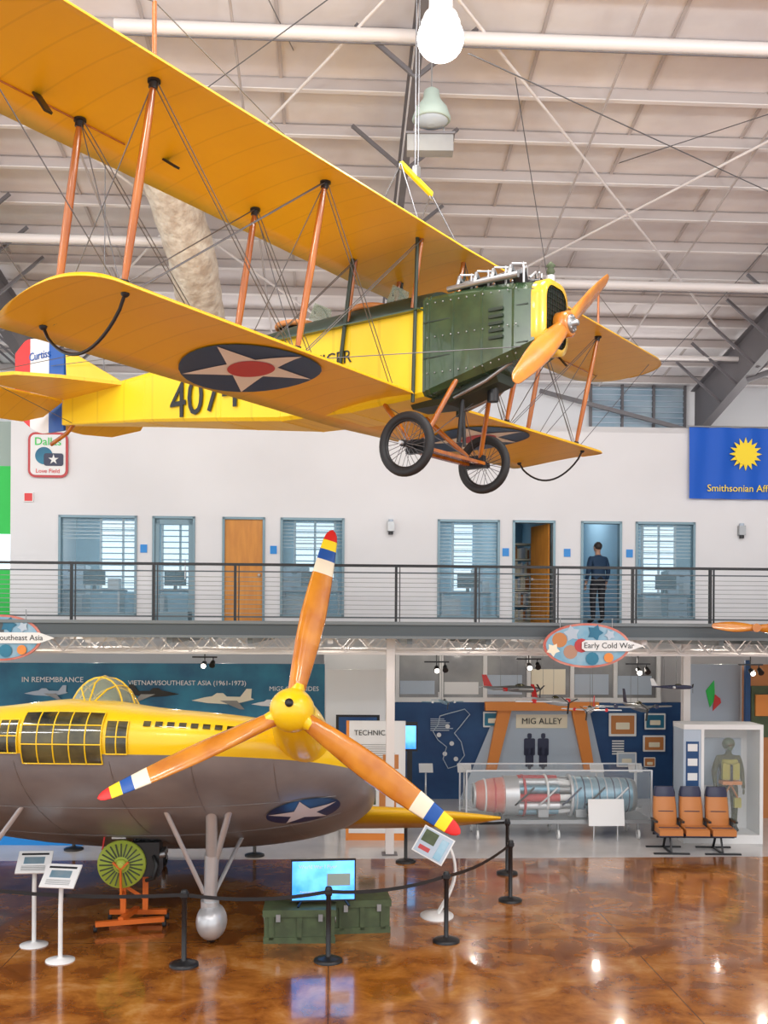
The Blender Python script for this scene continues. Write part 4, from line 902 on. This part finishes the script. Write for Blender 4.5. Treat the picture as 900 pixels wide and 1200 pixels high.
L0=W(512,45,10.5); highbay(L0,True); highbay(W(502,140,13.6),False)
ld=bpy.data.lights.new('bay_lamp','POINT'); ld.energy=120; ld.shadow_soft_size=.3; lo=bpy.data.objects.new('bay_lamp',ld); S.collection.objects.link(lo); lo.location=L0-V((0,0,.3))
b=B(); P=[W(40,-70,15.0),W(100,20,16.0),W(150,110,16.6),W(190,200,17.4),W(222,300,18.6),W(236,380,20.2),W(240,440,22.5)]
Q=[]
for i in range(len(P)-1):
    for k in range(6): Q.append(P[i].lerp(P[i+1],k/6))
Q.append(P[-1]); b.tube(Q,[.43+.02*(i%2) for i in range(len(Q))],m_duct,20)
b.make('ventilation_duct')
# ================================================================ LIGHTS
w=bpy.data.worlds.new('World'); S.world=w; w.use_nodes=True; bg=w.node_tree.nodes['Background']; bg.inputs[0].default_value=(.96,.98,1,1); bg.inputs[1].default_value=1.6
def area(x,y,z,sx,sy,en,rot=(0,0,0),col=(1,.97,.93)):
    l=bpy.data.lights.new('ceiling_and_fill_lamp','AREA'); l.shape='RECTANGLE'; l.size=sx; l.size_y=sy; l.energy=en; l.color=col  # shared by the ceiling lamps and the added upward fill lights
    o=bpy.data.objects.new('ceiling_and_fill_lamp',l); S.collection.objects.link(o); o.matrix_world=ROOM@Matrix.Translation((x,y,z))@Matrix.Rotation(rot[0],4,'X')@Matrix.Rotation(rot[1],4,'Y')
def point(x,y,z,en,col=(1,.90,.78)):
    l=bpy.data.lights.new('downlight','POINT'); l.energy=en; l.color=col; l.shadow_soft_size=.07
    o=bpy.data.objects.new('downlight',l); S.collection.objects.link(o); o.matrix_world=ROOM@Matrix.Translation((x,y,z))
for x in(-9,-3,3,9):
    for y in(2,9): area(x,y,12.6,1.5,1.5,200)
for x in(-10,-3.5,3.5,10): area(x,2.5,9.5,2,1,330,(math.pi+.9*-1,0,0))  # added fill lights out of view, tilted up to brighten the rear ceiling
for x in(-5,-1,3,7,11): area(x,24.3,8.85,1.6,1.6,40,(math.pi,0,0))  # added upward fill lights hidden on the office roof, brighten the ceiling above
for x in(-9,-6,-3,0,3,6,9): point(x,20.8,3.75,20)
for x in(-9,-5.5,-2.5,.5,3.5,6.5,9.5): point(x,24.6,3.75,24)
for x in(-6,-2,2,6,9.5): area(x,24,7.5,1.5,1.5,44,col=(.92,.97,1))
# ================================================================ CAMERA
cd=bpy.data.cameras.new('camera'); cam=bpy.data.objects.new('camera',cd); S.collection.objects.link(cam)
cd.sensor_fit='HORIZONTAL'; cd.sensor_width=36; cd.lens=36*F/900; cd.shift_y=(HZ-600)/900; cd.clip_end=200
cam.matrix_world=Matrix.Translation((0,0,CAMZ))@Matrix.Rotation(math.pi/2,4,'X')@Matrix.Rotation(math.radians(.35),4,'Z')
S.camera=cam
try: S.view_settings.view_transform='Standard'
except Exception: pass
